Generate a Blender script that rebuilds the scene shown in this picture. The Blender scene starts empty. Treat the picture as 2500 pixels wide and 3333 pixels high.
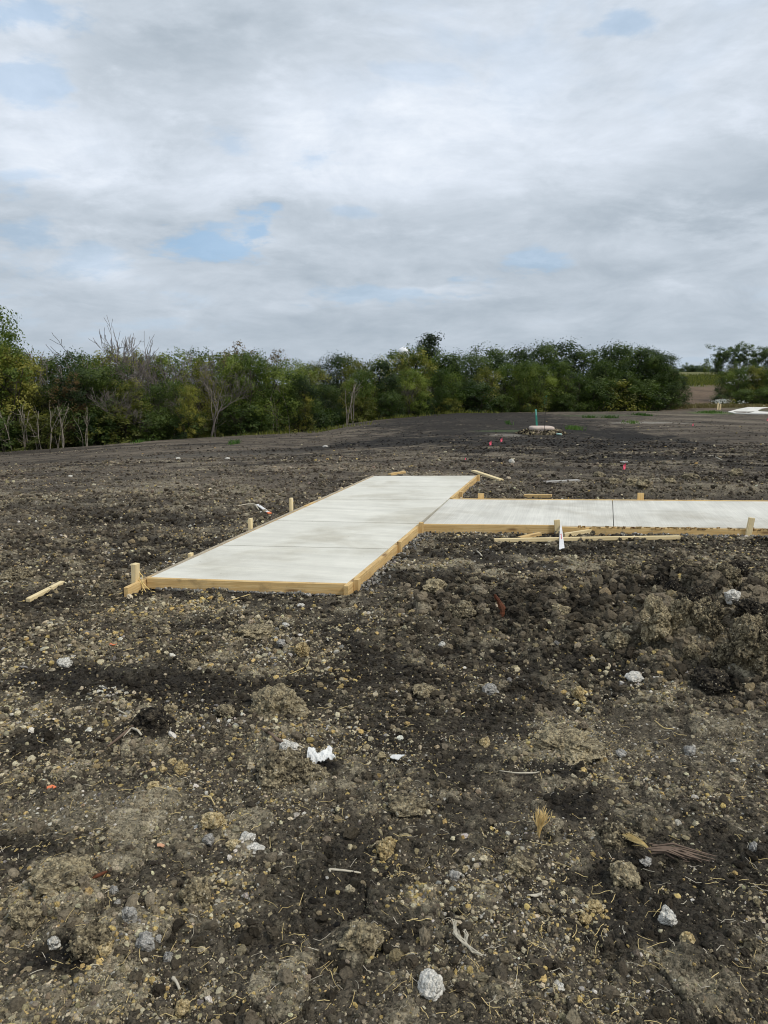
import bpy, bmesh, math, random
import numpy as np
from mathutils import Vector, Matrix, noise as mnoise

random.seed(7)
RNG = np.random.default_rng(11)
SC = bpy.context.scene
COL = SC.collection

# ------------------------------------------------------------------ camera
CAM_H = 1.65
FPX = 2450.0                       # focal length in photo pixels (photo is 2500 x 3333)
PITCH = math.atan(416.5 / FPX)
cam_data = bpy.data.cameras.new('camera')
cam = bpy.data.objects.new('camera', cam_data)
COL.objects.link(cam)
cam.location = (0, 0, CAM_H)
cam.rotation_euler = (math.pi / 2 - PITCH, 0, 0)
cam_data.sensor_fit = 'VERTICAL'
cam_data.sensor_height = 36.0
cam_data.lens = 36.0 * FPX / 3333.0
cam_data.clip_start = 0.05
cam_data.clip_end = 8000
SC.camera = cam
SC.cycles.filter_width = 1.05

# ------------------------------------------------------------------ view
SC.view_settings.view_transform = 'Standard'
SC.view_settings.look = 'None'
SC.view_settings.gamma = 1
SC.view_settings.use_curve_mapping = False
SC.view_settings.exposure = 0.42

# ------------------------------------------------------------------ node helpers
class NT:
    def __init__(s, tree): s.t = tree
    def n(s, typ, ins=None, **props):
        nd = s.t.nodes.new(typ)
        for k, v in props.items(): setattr(nd, k, v)
        if ins:
            for k, v in ins.items():
                sock = nd.inputs[k]
                if isinstance(v, bpy.types.NodeSocket): s.t.links.new(v, sock)
                elif v is not None: sock.default_value = v
        return nd
    def l(s, a, b): s.t.links.new(a, b)
    def math(s, op, a, b=None, c=None, clamp=False):
        ins = {0: a}
        if b is not None: ins[1] = b
        if c is not None: ins[2] = c
        return s.n('ShaderNodeMath', ins, operation=op, use_clamp=clamp).outputs[0]
    def vmath(s, op, a, b=None):
        ins = {0: a}
        if b is not None: ins[1] = b
        return s.n('ShaderNodeVectorMath', ins, operation=op)
    def mix(s, f, a, b, blend='MIX'):
        return s.n('ShaderNodeMix', {0: f, 6: a, 7: b}, data_type='RGBA', blend_type=blend).outputs[2]
    def ramp(s, f, stops, interp='LINEAR'):
        nd = s.n('ShaderNodeValToRGB', {0: f})
        cr = nd.color_ramp; cr.interpolation = interp
        while len(cr.elements) < len(stops): cr.elements.new(0.5)
        for e, (p, c) in zip(cr.elements, stops):
            e.position = p
            e.color = (c, c, c, 1) if not hasattr(c, '__len__') else (c[0], c[1], c[2], 1)
        return nd.outputs[0]
    def noise(s, vec, scale, detail=4, rough=0.55, dist=0.0):
        return s.n('ShaderNodeTexNoise', {'Vector': vec, 'Scale': scale, 'Detail': detail, 'Roughness': rough, 'Distortion': dist}).outputs[0]
    def smooth(s, v, lo, hi):
        return s.n('ShaderNodeMapRange', {0: v, 1: lo, 2: hi, 3: 0.0, 4: 1.0}, interpolation_type='SMOOTHSTEP').outputs[0]

def rgb(*c): return (c[0], c[1], c[2], 1)

def material(name):
    m = bpy.data.materials.new(name); m.use_nodes = True
    m.node_tree.nodes.clear()
    t = NT(m.node_tree)
    out = t.n('ShaderNodeOutputMaterial')
    return m, t, out

def finish(t, out, color, rough=0.8, bump=None, bstr=0.3, bdist=0.01, spec=0.3):
    ins = {'Base Color': color, 'Roughness': rough, 'Specular IOR Level': spec}
    p = t.n('ShaderNodeBsdfPrincipled', ins)
    if bump is not None:
        b = t.n('ShaderNodeBump', {'Height': bump, 'Strength': bstr, 'Distance': bdist})
        t.l(b.outputs[0], p.inputs['Normal'])
    t.l(p.outputs[0], out.inputs[0])
    return p

# ------------------------------------------------------------------ sky and sun
SUN_EL, SUN_AZ = math.radians(48), math.radians(122)     # azimuth clockwise from +Y: sun high on the right, a little behind the camera
world = bpy.data.worlds.new('World'); SC.world = world; world.use_nodes = True
wt = NT(world.node_tree); world.node_tree.nodes.clear()
wout = wt.n('ShaderNodeOutputWorld')
sky = wt.n('ShaderNodeTexSky', sky_type='NISHITA', sun_disc=False)
sky.sun_elevation = SUN_EL; sky.sun_rotation = SUN_AZ
sky.air_density = 1.0; sky.dust_density = 1.5
D = wt.n('ShaderNodeTexCoord').outputs['Generated']
sep = wt.n('ShaderNodeSeparateXYZ', {0: D})
dx, dy, dz = sep.outputs
zz = wt.math('ADD', wt.math('MAXIMUM', dz, 0.0), 0.24)
sx = wt.math('DIVIDE', dx, zz); sy = wt.math('DIVIDE', dy, zz)
S = wt.n('ShaderNodeCombineXYZ', {0: sx, 1: sy, 2: 0.37}).outputs[0]
S2 = wt.n('ShaderNodeCombineXYZ', {0: sx, 1: sy, 2: 5.1}).outputs[0]
low = wt.noise(S, 0.9, 3, 0.5, 0.4)
mid = wt.noise(S, 2.3, 9, 0.62, 0.5)
fine = wt.noise(S, 9.0, 7, 0.62, 0.3)
puff = wt.noise(S2, 4.2, 8, 0.58, 0.25)
# the same clouds seen more side-on near the horizon
H3 = wt.n('ShaderNodeMapping', {0: D, 'Scale': (9.0, 9.0, 30.0)}).outputs[0]
side = wt.noise(H3, 1.0, 7, 0.58, 0.2)
ripS = wt.n('ShaderNodeMapping', {0: S, 'Rotation': (0, 0, 0.9), 'Scale': (7.0, 14.0, 1.0)}).outputs[0]
rip = wt.noise(ripS, 1.0, 6, 0.62, 0.9)
# azimuth / elevation coordinates for where the cloud decks sit
ax = wt.math('DIVIDE', dx, wt.math('MAXIMUM', dy, 0.15))
ez = wt.math('DIVIDE', dz, wt.math('MAXIMUM', dy, 0.15))
rough_edge = wt.math('ADD', wt.math('MULTIPLY', wt.math('SUBTRACT', puff, 0.5), 2.6), wt.math('ADD', wt.math('MULTIPLY', wt.math('SUBTRACT', side, 0.5), 2.4), wt.math('MULTIPLY', wt.math('SUBTRACT', fine, 0.5), 1.6)))
def blob(u, v, ru, rv, soft=0.5, edge=1.0):
    # u, v are photo pixel positions turned into the sky direction they stand for
    yv = (v - 1666.5) / FPX; xv = (u - 1250) / FPX
    fy = math.cos(PITCH) - yv * math.sin(PITCH); fz = -math.sin(PITCH) - yv * math.cos(PITCH)
    a0, e0 = xv / fy, fz / fy
    a = wt.math('DIVIDE', wt.math('SUBTRACT', ax, a0), ru / FPX)
    e = wt.math('DIVIDE', wt.math('SUBTRACT', ez, e0), rv / FPX)
    d = wt.math('SQRT', wt.math('ADD', wt.math('MULTIPLY', a, a), wt.math('MULTIPLY', e, e)))
    d = wt.math('MULTIPLY_ADD', rough_edge, edge, d)
    return wt.math('SUBTRACT', 1.0, wt.smooth(d, 1 - soft, 1 + soft))
elev = wt.smooth(dz, 0.02, 0.30)
b = wt.math('MULTIPLY_ADD', elev, 0.25, 0.30)
def term(x, n, k):
    return wt.math('ADD', x, wt.math('MULTIPLY', wt.math('SUBTRACT', n, 0.5), k))
b = term(b, low, 0.45); b = term(b, side, 0.45)
calm = wt.math('MULTIPLY_ADD', wt.smooth(dz, 0.0, 0.14), 0.70, 0.30)
for n_, k_ in ((mid, .95), (puff, .46), (fine, .14)): b = wt.math('ADD', b, wt.math('MULTIPLY', wt.math('MULTIPLY', wt.math('SUBTRACT', n_, 0.5), k_), calm))
for (u, v, ru, rv, s, k) in [(1350, 470, 650, 190, .9, .27), (150, 430, 330, 150, .8, .24), (500, 620, 500, 90, .8, .12), (1500, 350, 320, 80, .7, .08),
                             (450, 300, 420, 150, .8, -.18), (250, 700, 420, 60, .6, -.14), (1600, 690, 560, 70, .7, -.15), (900, 200, 500, 120, .8, -.05),
                             (2350, 560, 260, 150, .8, -.16), (1000, 730, 360, 55, .7, -.07), (880, 780, 170, 50, .5, .16),
                             (1300, 830, 330, 35, .5, .12), (1950, 810, 200, 42, .5, .14), (1500, 945, 190, 26, .4, .17), (930, 995, 90, 20, .4, .15), (1150, 985, 80, 16, .4, .12),
                             (60, 140, 160, 120, .8, .20), (200, 890, 260, 50, .6, .12), (2200, 930, 330, 50, .6, .05), (580, 960, 60, 20, .5, .08)]:
    b = wt.math('ADD', b, wt.math('MULTIPLY', blob(u, v, ru, rv, s), k))
b = wt.math('ADD', b, wt.math('MULTIPLY', wt.math('MULTIPLY', wt.math('SUBTRACT', rip, 0.5), 0.22), elev))
cloud = wt.ramp(b, [(0.0, (.345, .41, .48)), (0.28, (.445, .51, .58)), (0.52, (.55, .615, .69)), (0.78, (.71, .775, .865)), (1.0, (.87, .92, .99))])
gap = 0.0
for (u, v, ru, rv, k) in [(690, 785, 150, 50, .85), (700, 735, 110, 20, .6), (110, 745, 100, 70, .4), (290, 850, 100, 45, .35), (1740, 840, 80, 45, .5), (1500, 910, 110, 18, .5),
                          (1180, 960, 200, 26, .42), (110, 260, 90, 60, .5), (120, 50, 140, 40, .6), (2030, 70, 90, 40, .5), (1020, 515, 60, 25, .5), (1150, 690, 60, 15, .35), (60, 570, 120, 16, .4), (750, 480, 60, 40, .35), (1350, 240, 150, 30, .25)]:
    g = wt.math('MULTIPLY', blob(u, v, ru * .85, rv * .85, .7, 2.0), k * .7)
    gap = wt.math('MAXIMUM', g, gap)
thin = wt.math('MULTIPLY', wt.math('MULTIPLY', wt.smooth(low, 0.50, 0.68), wt.smooth(puff, .5, .66)), 0.18)
gap = wt.math('MAXIMUM', gap, thin)
cloud10 = wt.vmath('SCALE', cloud); cloud10.inputs['Scale'].default_value = 7.9
blue = wt.mix(0.75, sky.outputs[0], rgb(2.2, 4.1, 6.4))
skycol = wt.mix(gap, cloud10.outputs[0], blue)
below = wt.smooth(dz, -0.06, 0.0)
skycol = wt.mix(below, rgb(1.0, 0.95, 0.9), skycol)
bg = wt.n('ShaderNodeBackground', {'Color': skycol, 'Strength': 0.1})
wt.l(bg.outputs[0], wout.inputs[0])

sun_data = bpy.data.lights.new('sun', 'SUN')
sun_data.energy = 1.5; sun_data.angle = math.radians(10); sun_data.color = (1, .93, .82)
sun = bpy.data.objects.new('sun', sun_data); COL.objects.link(sun)
sdir = Vector((math.sin(SUN_AZ) * math.cos(SUN_EL), math.cos(SUN_AZ) * math.cos(SUN_EL), math.sin(SUN_EL)))
sun.rotation_euler = sdir.to_track_quat('Z', 'Y').to_euler()
sun.location = (20, 5, 30)

# ------------------------------------------------------------------ numpy noise
def _hash(ix, iy, seed):
    h = (ix.astype(np.int64) * 374761393 + iy.astype(np.int64) * 668265263 + seed * 982451653) & 0xffffffff
    h = ((h ^ (h >> 13)) * 1274126177) & 0xffffffff
    h = ((h ^ (h >> 16)) * 2246822519) & 0xffffffff
    h ^= h >> 15
    return h
def _h01(ix, iy, seed): return (_hash(ix, iy, seed) & 0xffffff) / float(0x1000000)
def vnoise(x, y, seed=0):
    ix = np.floor(x); iy = np.floor(y); fx = x - ix; fy = y - iy
    fx = fx * fx * fx * (fx * (fx * 6 - 15) + 10); fy = fy * fy * fy * (fy * (fy * 6 - 15) + 10)
    a = _h01(ix, iy, seed); b_ = _h01(ix + 1, iy, seed); c = _h01(ix, iy + 1, seed); d = _h01(ix + 1, iy + 1, seed)
    return (a * (1 - fx) + b_ * fx) * (1 - fy) + (c * (1 - fx) + d * fx) * fy
def fbm(x, y, octv=4, seed=0, gain=0.5):
    s = 0; a = 1; n = 0; c, q = math.cos(.6), math.sin(.6)
    for o in range(octv):
        s = s + a * vnoise(x, y, seed + o * 17); n += a; a *= gain
        x, y = (c * x - q * y) * 2.03 + 13.7, (q * x + c * y) * 2.03 - 7.1
    return s / n
def worley(x, y, seed=0):
    ix = np.floor(x); iy = np.floor(y)
    f1 = np.full(x.shape, 9.0); f2 = np.full(x.shape, 9.0); cid = np.zeros(x.shape)
    for i in (-1, 0, 1):
        for j in (-1, 0, 1):
            cx = ix + i; cy = iy + j
            px = cx + .15 + .7 * _h01(cx, cy, seed); py = cy + .15 + .7 * _h01(cx, cy, seed + 5)
            d = np.hypot(px - x, py - y)
            closer = d < f1
            f2 = np.where(closer, f1, np.minimum(f2, d))
            cid = np.where(closer, _h01(cx, cy, seed + 9), cid)
            f1 = np.where(closer, d, f1)
    return f1, f2, cid
def sstep(v, lo, hi):
    t = np.clip((v - lo) / (hi - lo), 0, 1); return t * t * (3 - 2 * t)

# ------------------------------------------------------------------ terrain
# edge of the graded field by bearing: tan(bearing), distance, height, and the ground beyond
ET = np.array([-3.0, -0.9, -0.51, -0.30, -0.10, -0.085, -0.05, 0.02, 0.10, 0.18, 0.38, 0.42, 0.60, 3.0])
ER = np.array([40.0, 40.0, 40.0, 42.0, 46.0, 47.0, 50.0, 55.0, 60.0, 66.0, 75.0, 76.0, 80.0, 80.0])
EV = np.array([1448, 1448, 1448, 1418, 1404, 1400, 1380, 1358, 1341, 1336, 1326, 1324, 1322, 1322.])
EH = CAM_H - (EV - 1250) / FPX * ER
def terrain(x, y):
    x = np.asarray(x, float); y = np.asarray(y, float)
    r = np.hypot(x, y)
    t = np.where(y > 0.05 * np.abs(x), x / np.maximum(y, 1e-3), np.sign(x) * 20)
    t = np.clip(t, -3, 3)
    re = np.interp(t, ET, ER); he = np.interp(t, ET, EH)
    fr = sstep(y, -2, 12)                                  # behind the camera the field goes on level
    op = sstep(t, 0.31, 0.37)                              # the open rise on the right
    hb = -3.3 + np.zeros_like(r)
    u = np.clip((r - 13) / (re - 13), 0, 1)
    h = he * u
    # beyond the edge: drop towards the creek wood
    d = r - re
    drop = he + (hb - he) * sstep(d, 0.3, 11)
    # on the right: shallow dip then up to the far field
    hr = np.interp(r, [0, 76, 98, 150, 215, 400, 4000], [-.7, -.7, -1.1, 1.2, 4.75, 5.0, 5.0])
    far_low = -3.3 + 3.3 * sstep(r, 90, 400)
    beyond = np.where(d > 11, far_low, drop)
    beyond = beyond * (1 - op) + op * hr
    h = np.where(d > 0, beyond, h)
    return h * fr

# slab and walkway outline, world metres, from the photograph's corners on the plane z = SLAB
SLAB = 0.09
def ray(u, v):
    xv = (u - 1250) / FPX; yv = (v - 1666.5) / FPX
    return Vector((xv, math.cos(PITCH) - yv * math.sin(PITCH), -math.sin(PITCH) - yv * math.cos(PITCH)))
def onplane(u, v, z=0.0):
    d = ray(u, v); k = (z - CAM_H) / d.z
    return Vector((d.x * k, d.y * k, z))
M_A, M_B, M_C, M_D = [onplane(*p, SLAB) for p in ((489, 1879), (1128, 1899), (1550, 1548), (1218, 1549))]
_e = (M_C - M_B).normalized(); _n = Vector((_e.y, -_e.x, 0))
W_A = M_B + _e * (onplane(1362, 1704, SLAB) - M_B).dot(_e) + _n * .042
W_D = M_B + _e * (onplane(1464, 1625, SLAB) - M_B).dot(_e) + _n * .012
W_B, W_C = onplane(2500, 1719, SLAB), onplane(2500, 1632, SLAB)
W_B = W_A + (W_B - W_A) * 2.3; W_C = W_D + (W_C - W_D) * 2.0
def inquad(x, y, q, m):
    ins = np.ones(np.shape(x)) * 9
    for i in range(4):
        a, b2 = q[i], q[(i + 1) % 4]
        ex, ey = b2.x - a.x, b2.y - a.y; L = math.hypot(ex, ey)
        ins = np.minimum(ins, (ex * (y - a.y) - ey * (x - a.x)) / L)   # distance inside this edge
    return sstep(ins, -m, 0)
def pond(x, y):
    return np.maximum(inquad(x, y, (M_A, M_B, M_C, M_D), .10), inquad(x, y, (W_A, W_B, W_C, W_D), .10))

def pxbump(x, y, u, v, ru, rv):
    c = onplane(u, v)
    rx = ru / FPX * math.hypot(c.x, c.y)
    ry = abs(onplane(u, v - rv).y - c.y)
    return np.exp(-(((x - c.x) / rx) ** 2 + ((y - c.y) / ry) ** 2))
HEAPS = [(2350, 2060, 330, 130, .18), (2050, 2010, 330, 100, .12), (1700, 1980, 260, 80, .06), (1500, 1990, 260, 100, .05), (2250, 1590, 330, 24, .09), (2480, 2210, 110, 90, .07), (800, 2060, 200, 70, .03),
         (950, 2520, 140, 110, .045), (880, 2390, 130, 70, .035), (200, 2950, 330, 120, .03), (1900, 2280, 160, 60, -.03), (2250, 2420, 300, 110, -.02), (400, 1640, 300, 40, .03), (1750, 2450, 150, 60, .03)]
CLODZ = [(2280, 2050, 470, 170, 1.0), (1850, 2010, 380, 110, .8), (1500, 1990, 330, 120, .65), (2250, 1590, 400, 35, .9), (700, 2110, 330, 110, .45), (900, 2500, 160, 120, .35), (150, 2970, 400, 170, .38), (1700, 3000, 600, 200, .2), (600, 1640, 500, 60, .45), (850, 2980, 300, 140, .22)]
def heap(x, y):
    s = 0
    for (u, v, ru, rv, a) in HEAPS: s = s + a * pxbump(x, y, u, v, ru, rv)
    return s
def cloddy(x, y):
    s = 0.18
    for (u, v, ru, rv, a) in CLODZ: s = np.maximum(s, a * pxbump(x, y, u, v, ru, rv))
    return s
def detail(x, y, sp, want=False):
    """fine relief; sp = local mesh spacing so that nothing finer than the mesh is added"""
    r = np.hypot(x, y)
    def f(s): return sstep(s / np.maximum(sp, 1e-4), 1.4, 3.6)
    cz = cloddy(x, y) * (1 - .7 * sstep(r, 12, 20))
    z = .05 * (fbm(x / 2.6, y / 2.6, 3, 1) - .5) + .5 * (fbm(x / 14, y / 14, 2, 8) - .5) * sstep(r, 16, 30)
    z = z + heap(x, y)
    z = z + .055 * (fbm(x / .55, y / .55, 3, 3) - .5) * (.5 + cz) * f(.4)
    wx = x + .05 * (fbm(x / .12, y / .12, 2, 61) - .5); wy = y + .05 * (fbm(x / .12, y / .12, 2, 62) - .5)
    f1a, f2a, ca = worley(wx / .21, wy / .21, 21)
    on = (ca < cz * .75)
    z = z + on * (.085 + .02 * sstep(cz, .6, .95)) * np.sqrt(np.clip(1 - (f1a / .62) ** 2, 0, 1)) * (.4 + ca) * f(.2) * (.4 + cz)
    f1b, f2b, cb = worley(wx / .095, wy / .095, 22)
    mb = sstep(fbm(x / .8, y / .8, 3, 31), .40, .60)
    z = z + (cb < .30 + cz * .5) * (.3 + .7 * mb) * .030 * np.sqrt(np.clip(1 - (f1b / .6) ** 2, 0, 1)) * (.4 + cb) * f(.09)
    f1c, f2c, cc = worley(wx / .042, wy / .042, 23)
    mc = sstep(fbm(x / .6, y / .6, 3, 37), .38, .58)
    z = z + (cc < .55) * (.35 + .65 * mc) * .015 * np.sqrt(np.clip(1 - (f1c / .6) ** 2, 0, 1)) * (.4 + cc) * f(.04)
    z = z - .012 * (1 - sstep(f2a - f1a, 0, .10)) * f(.03) * mb * .8
    f1d, f2d, cd = worley(x / .019, y / .019, 24)
    z = z + .0065 * np.sqrt(np.clip(1 - (f1d / .6) ** 2, 0, 1)) * cd * f(.018)
    z = z + .008 * (vnoise(x / .03, y / .03, 55) - .5) * f(.03)
    z = z * (1 - sstep(r, 100, 190))
    if want: return z, dict(ca=ca, cb=cb, cc=cc, cd=cd, on=on, f1a=f1a, f1b=f1b, f1c=f1c, cz=cz)
    return z
def height(x, y, sp=0.03):
    x = np.atleast_1d(np.asarray(x, float)); y = np.atleast_1d(np.asarray(y, float))
    k = pond(x, y)
    return terrain(x, y) + detail(x, y, np.broadcast_to(sp, x.shape)) * (1 - k) - .03 * k
def hgt(x, y, sp=0.03): return float(height(x, y, sp)[0])
def gz(x, y):
    """ground height as the coarse far mesh shows it"""
    x = np.atleast_1d(np.asarray(x, float)); y = np.atleast_1d(np.asarray(y, float)); r_ = np.hypot(x, y)
    return height(x, y, np.maximum(.02, r_ * .005))
def smoothh(x, y): return float((terrain(np.array([x]), np.array([y])) + heap(np.array([x]), np.array([y])))[0])
def at(u, v, dz=0.0):
    """the ground point seen at photo pixel (u, v)"""
    d = ray(u, v); lo, step, k = 0.8, 0.02, 0.8
    p = Vector((0, 0, CAM_H))
    ks = np.concatenate([np.linspace(.8, 12, 900), np.geomspace(12, 320, 1500)])
    xs, ys, zs = d.x * ks, d.y * ks, CAM_H + d.z * ks
    hh = terrain(xs, ys) + heap(xs, ys) + .5 * (fbm(xs / 14, ys / 14, 2, 8) - .5) * sstep(np.hypot(xs, ys), 16, 30) * (1 - sstep(np.hypot(xs, ys), 100, 190))
    i = np.argmax(zs < hh) if (zs < hh).any() else len(ks) - 1
    k = ks[i]
    x, y = d.x * k, d.y * k
    return Vector((x, y, hgt(x, y, max(.02, k * .005)) + dz))
def atd(u, dist):
    """a point at forward distance dist in the bearing of column u"""
    x = (u - 1250) / FPX * dist
    return Vector((x, dist, float(gz(x, dist)[0])))

# ------------------------------------------------------------------ object helpers
def tag(o, label=None, cat=None, group=None, kind=None):
    if label: o['label'] = label
    if cat: o['category'] = cat
    if group: o['group'] = group
    if kind: o['kind'] = kind
    return o
def link(name, me, parent=None, loc=None, rot=None):
    o = bpy.data.objects.new(name, me); COL.objects.link(o)
    if parent is not None: o.parent = parent
    if loc is not None: o.location = loc
    if rot is not None: o.rotation_euler = rot
    return o
def empty(name, loc, label, cat, group=None, rz=0):
    o = link(name, None, None, loc, (0, 0, rz)); o.empty_display_size = .2
    return tag(o, label, cat, group)
def npmesh(name, v, f, mat, smooth=False, attrs=None):
    """v (n,3); f either (m,k) array or list of tuples"""
    me = bpy.data.meshes.new(name)
    v = np.asarray(v, np.float32)
    if isinstance(f, np.ndarray):
        k = f.shape[1]; m = f.shape[0]
        me.vertices.add(len(v)); me.vertices.foreach_set('co', v.ravel())
        me.loops.add(m * k); me.loops.foreach_set('vertex_index', f.ravel().astype(np.int32))
        me.polygons.add(m); me.polygons.foreach_set('loop_start', np.arange(0, m * k, k, dtype=np.int32))
        me.update(calc_edges=True)
    else:
        me.from_pydata(v.tolist(), [], f); me.update()
    me.polygons.foreach_set('use_smooth', np.full(len(me.polygons), smooth))
    if attrs:
        for an, arr in attrs.items():
            arr = np.asarray(arr, np.float32)
            if arr.ndim == 1:
                a = me.attributes.new(an, 'FLOAT', 'POINT'); a.data.foreach_set('value', arr)
            else:
                a = me.attributes.new(an, 'FLOAT_COLOR', 'POINT')
                if arr.shape[1] == 3: arr = np.hstack([arr, np.ones((len(arr), 1), np.float32)])
                a.data.foreach_set('color', arr.ravel())
    if mat: me.materials.append(mat)
    return me
def tube(pts, rad, sides=5):
    pts = np.asarray(pts, float); n = len(pts)
    tan = np.gradient(pts, axis=0); tan /= np.linalg.norm(tan, axis=1)[:, None] + 1e-9
    ref = np.array([0.31, 0.22, 0.92]); a = np.cross(tan, ref); bad = np.linalg.norm(a, axis=1) < .2
    a[bad] = np.cross(tan[bad], [1, 0, 0]); a /= np.linalg.norm(a, axis=1)[:, None]
    b_ = np.cross(tan, a)
    ang = np.arange(sides) / sides * 2 * math.pi
    rad = np.broadcast_to(rad, (n,))
    v = pts[:, None] + rad[:, None, None] * (np.cos(ang)[None, :, None] * a[:, None] + np.sin(ang)[None, :, None] * b_[:, None])
    v = v.reshape(-1, 3); f = []
    for i in range(n - 1):
        for j in range(sides):
            k = (j + 1) % sides
            f.append((i * sides + j, i * sides + k, (i + 1) * sides + k, (i + 1) * sides + j))
    f.append(tuple(range(sides))[::-1]); f.append(tuple((n - 1) * sides + j for j in range(sides)))
    return v, f
class Acc:
    def __init__(s): s.v = []; s.f = []; s.n = 0
    def add(s, v, f):
        s.v.append(np.asarray(v, float)); s.f += [tuple(i + s.n for i in q) for q in f]; s.n += len(v)
    def mesh(s, name, mat, smooth=False): return npmesh(name, np.vstack(s.v), s.f, mat, smooth)

# ------------------------------------------------------------------ materials
def soil_grains(t, P, scale):
    v = t.n('ShaderNodeTexVoronoi', {'Vector': P, 'Scale': scale, 'Randomness': 1.0})
    s = t.n('ShaderNodeSeparateColor', {0: v.outputs['Color']})
    return v.outputs['Distance'], s.outputs[0], s.outputs[1]
def ground_material():
    m, t, out = material('graded_soil')
    P = t.n('ShaderNodeNewGeometry').outputs['Position']
    colr = t.n('ShaderNodeAttribute', attribute_name='soil').outputs['Color']
    speck = t.n('ShaderNodeAttribute', attribute_name='speck').outputs['Fac']
    Pd = t.vmath('ADD', P, t.n('ShaderNodeTexNoise', {'Vector': P, 'Scale': 30.0, 'Detail': 2.0}).outputs['Color'])
    Pw = t.vmath('SCALE', Pd.outputs[0]); Pw.inputs['Scale'].default_value = 1.0
    wob = t.n('ShaderNodeTexNoise', {'Vector': P, 'Scale': 55.0, 'Detail': 3.0}).outputs['Color']
    wv = t.vmath('SCALE', wob); wv.inputs['Scale'].default_value = 0.018
    PW = t.vmath('ADD', P, wv.outputs[0]).outputs[0]
    d1, r1, g1 = soil_grains(t, PW, 75.0)
    d2, r2, g2 = soil_grains(t, PW, 170.0)
    d3, r3, g3 = soil_grains(t, PW, 34.0)
    col = colr
    val = t.math('ADD', t.math('MULTIPLY', r1, .8), t.math('MULTIPLY', r2, .7))
    col = t.mix(1.0, col, t.ramp(val, [(0, .25), (.5, .8), (1.0, 1.55)]), 'MULTIPLY')
    # pale crumbs
    th = t.math('SUBTRACT', 1.0, t.math('MULTIPLY', speck, .32))
    k1 = t.math('MULTIPLY', t.smooth(g1, th, t.math('ADD', th, .02)), t.math('SUBTRACT', 1.0, t.smooth(d1, .30, .55)))
    pale = t.ramp(r1, [(0, (.20, .165, .11)), (.35, (.30, .25, .165)), (.6, (.42, .33, .17)), (.8, (.38, .36, .31)), (1, (.58, .55, .48))])
    col = t.mix(k1, col, pale)
    th3 = t.math('SUBTRACT', 1.0, t.math('MULTIPLY', speck, .10))
    k3 = t.math('MULTIPLY', t.smooth(g3, th3, t.math('ADD', th3, .01)), t.math('SUBTRACT', 1.0, t.smooth(d3, .25, .5)))
    pale3 = t.ramp(r3, [(0, (.16, .13, .09)), (.5, (.30, .255, .175)), (1, (.46, .42, .33))])
    col = t.mix(k3, col, pale3)
    n4 = t.noise(P, 9.0, 5, .65)
    col = t.mix(1.0, col, t.ramp(n4, [(.3, .72), (.7, 1.25)]), 'MULTIPLY')
    h = t.math('ADD', t.math('MULTIPLY', d1, -.9), t.math('MULTIPLY', d2, -.45))
    h = t.math('ADD', h, t.math('MULTIPLY', d3, -1.2))
    h = t.math('ADD', h, t.math('MULTIPLY', t.noise(P, 120, 4, .7), .8))
    finish(t, out, col, .92, h, .85, .011, .15)
    return m
MAT_GROUND = ground_material()

def clod_material(name, dark, mid_, light, amt=.5, sc=1.0, fleck=0.0):
    m, t, out = material(name)
    tc = t.n('ShaderNodeNewGeometry').outputs['Position']
    rnd = t.n('ShaderNodeObjectInfo').outputs['Random']
    n1 = t.noise(tc, 9 * sc, 6, .7, .3); n2 = t.noise(tc, 45 * sc, 5, .7)
    d1, r1, g1 = soil_grains(t, tc, 110 * sc); d2, r2, g2 = soil_grains(t, tc, 48 * sc)
    n = t.math('ADD', t.math('MULTIPLY', n1, .6), t.math('MULTIPLY', n2, .3))
    n = t.math('ADD', n, t.math('ADD', t.math('MULTIPLY', r1, .16), t.math('MULTIPLY', r2, .20)))
    n = t.math('ADD', n, t.math('MULTIPLY', t.math('SUBTRACT', rnd, .5), .14))
    col = t.ramp(n, [(.42, dark), (.42 + .22 * (1 - amt) + .02, mid_), (.84, light)])
    col = t.mix(1.0, col, t.ramp(r1, [(0, .72), (1, 1.22)]), 'MULTIPLY')
    if fleck:
        k = t.math('MULTIPLY', t.smooth(g1, 1 - fleck, 1.02 - fleck), t.math('SUBTRACT', 1.0, t.smooth(d1, .3, .55)))
        col = t.mix(k, col, t.ramp(r2, [(0, (.34, .27, .15)), (.5, (.50, .42, .27)), (1, (.60, .56, .46))]))
    h = t.math('ADD', t.math('MULTIPLY', n1, 1.0), t.math('ADD', n2, t.math('ADD', t.math('MULTIPLY', d1, -.7), t.math('MULTIPLY', d2, -1.2))))
    finish(t, out, col, .92, h, .9, .014, .15)
    return m
MAT_CLOD = clod_material('dry_clod', (.030, .025, .018), (.150, .125, .082), (.46, .385, .24), .5, 1.0, .12)
MAT_DARKCLOD = clod_material('black_clod', (.010, .009, .008), (.028, .024, .019), (.12, .10, .07), .3, 1.0, .06)
MAT_CHALK = clod_material('chalky_stone', (.46, .43, .36), (.72, .69, .61), (.82, .79, .72), .6, 1.4)
MAT_OCHRE = clod_material('ochre_clod', (.18, .125, .06), (.46, .35, .17), (.66, .55, .34), .6, 1.3)
MAT_GREYSTONE = clod_material('grey_stone', (.17, .16, .145), (.34, .325, .295), (.50, .48, .44), .6, 1.3)

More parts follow.
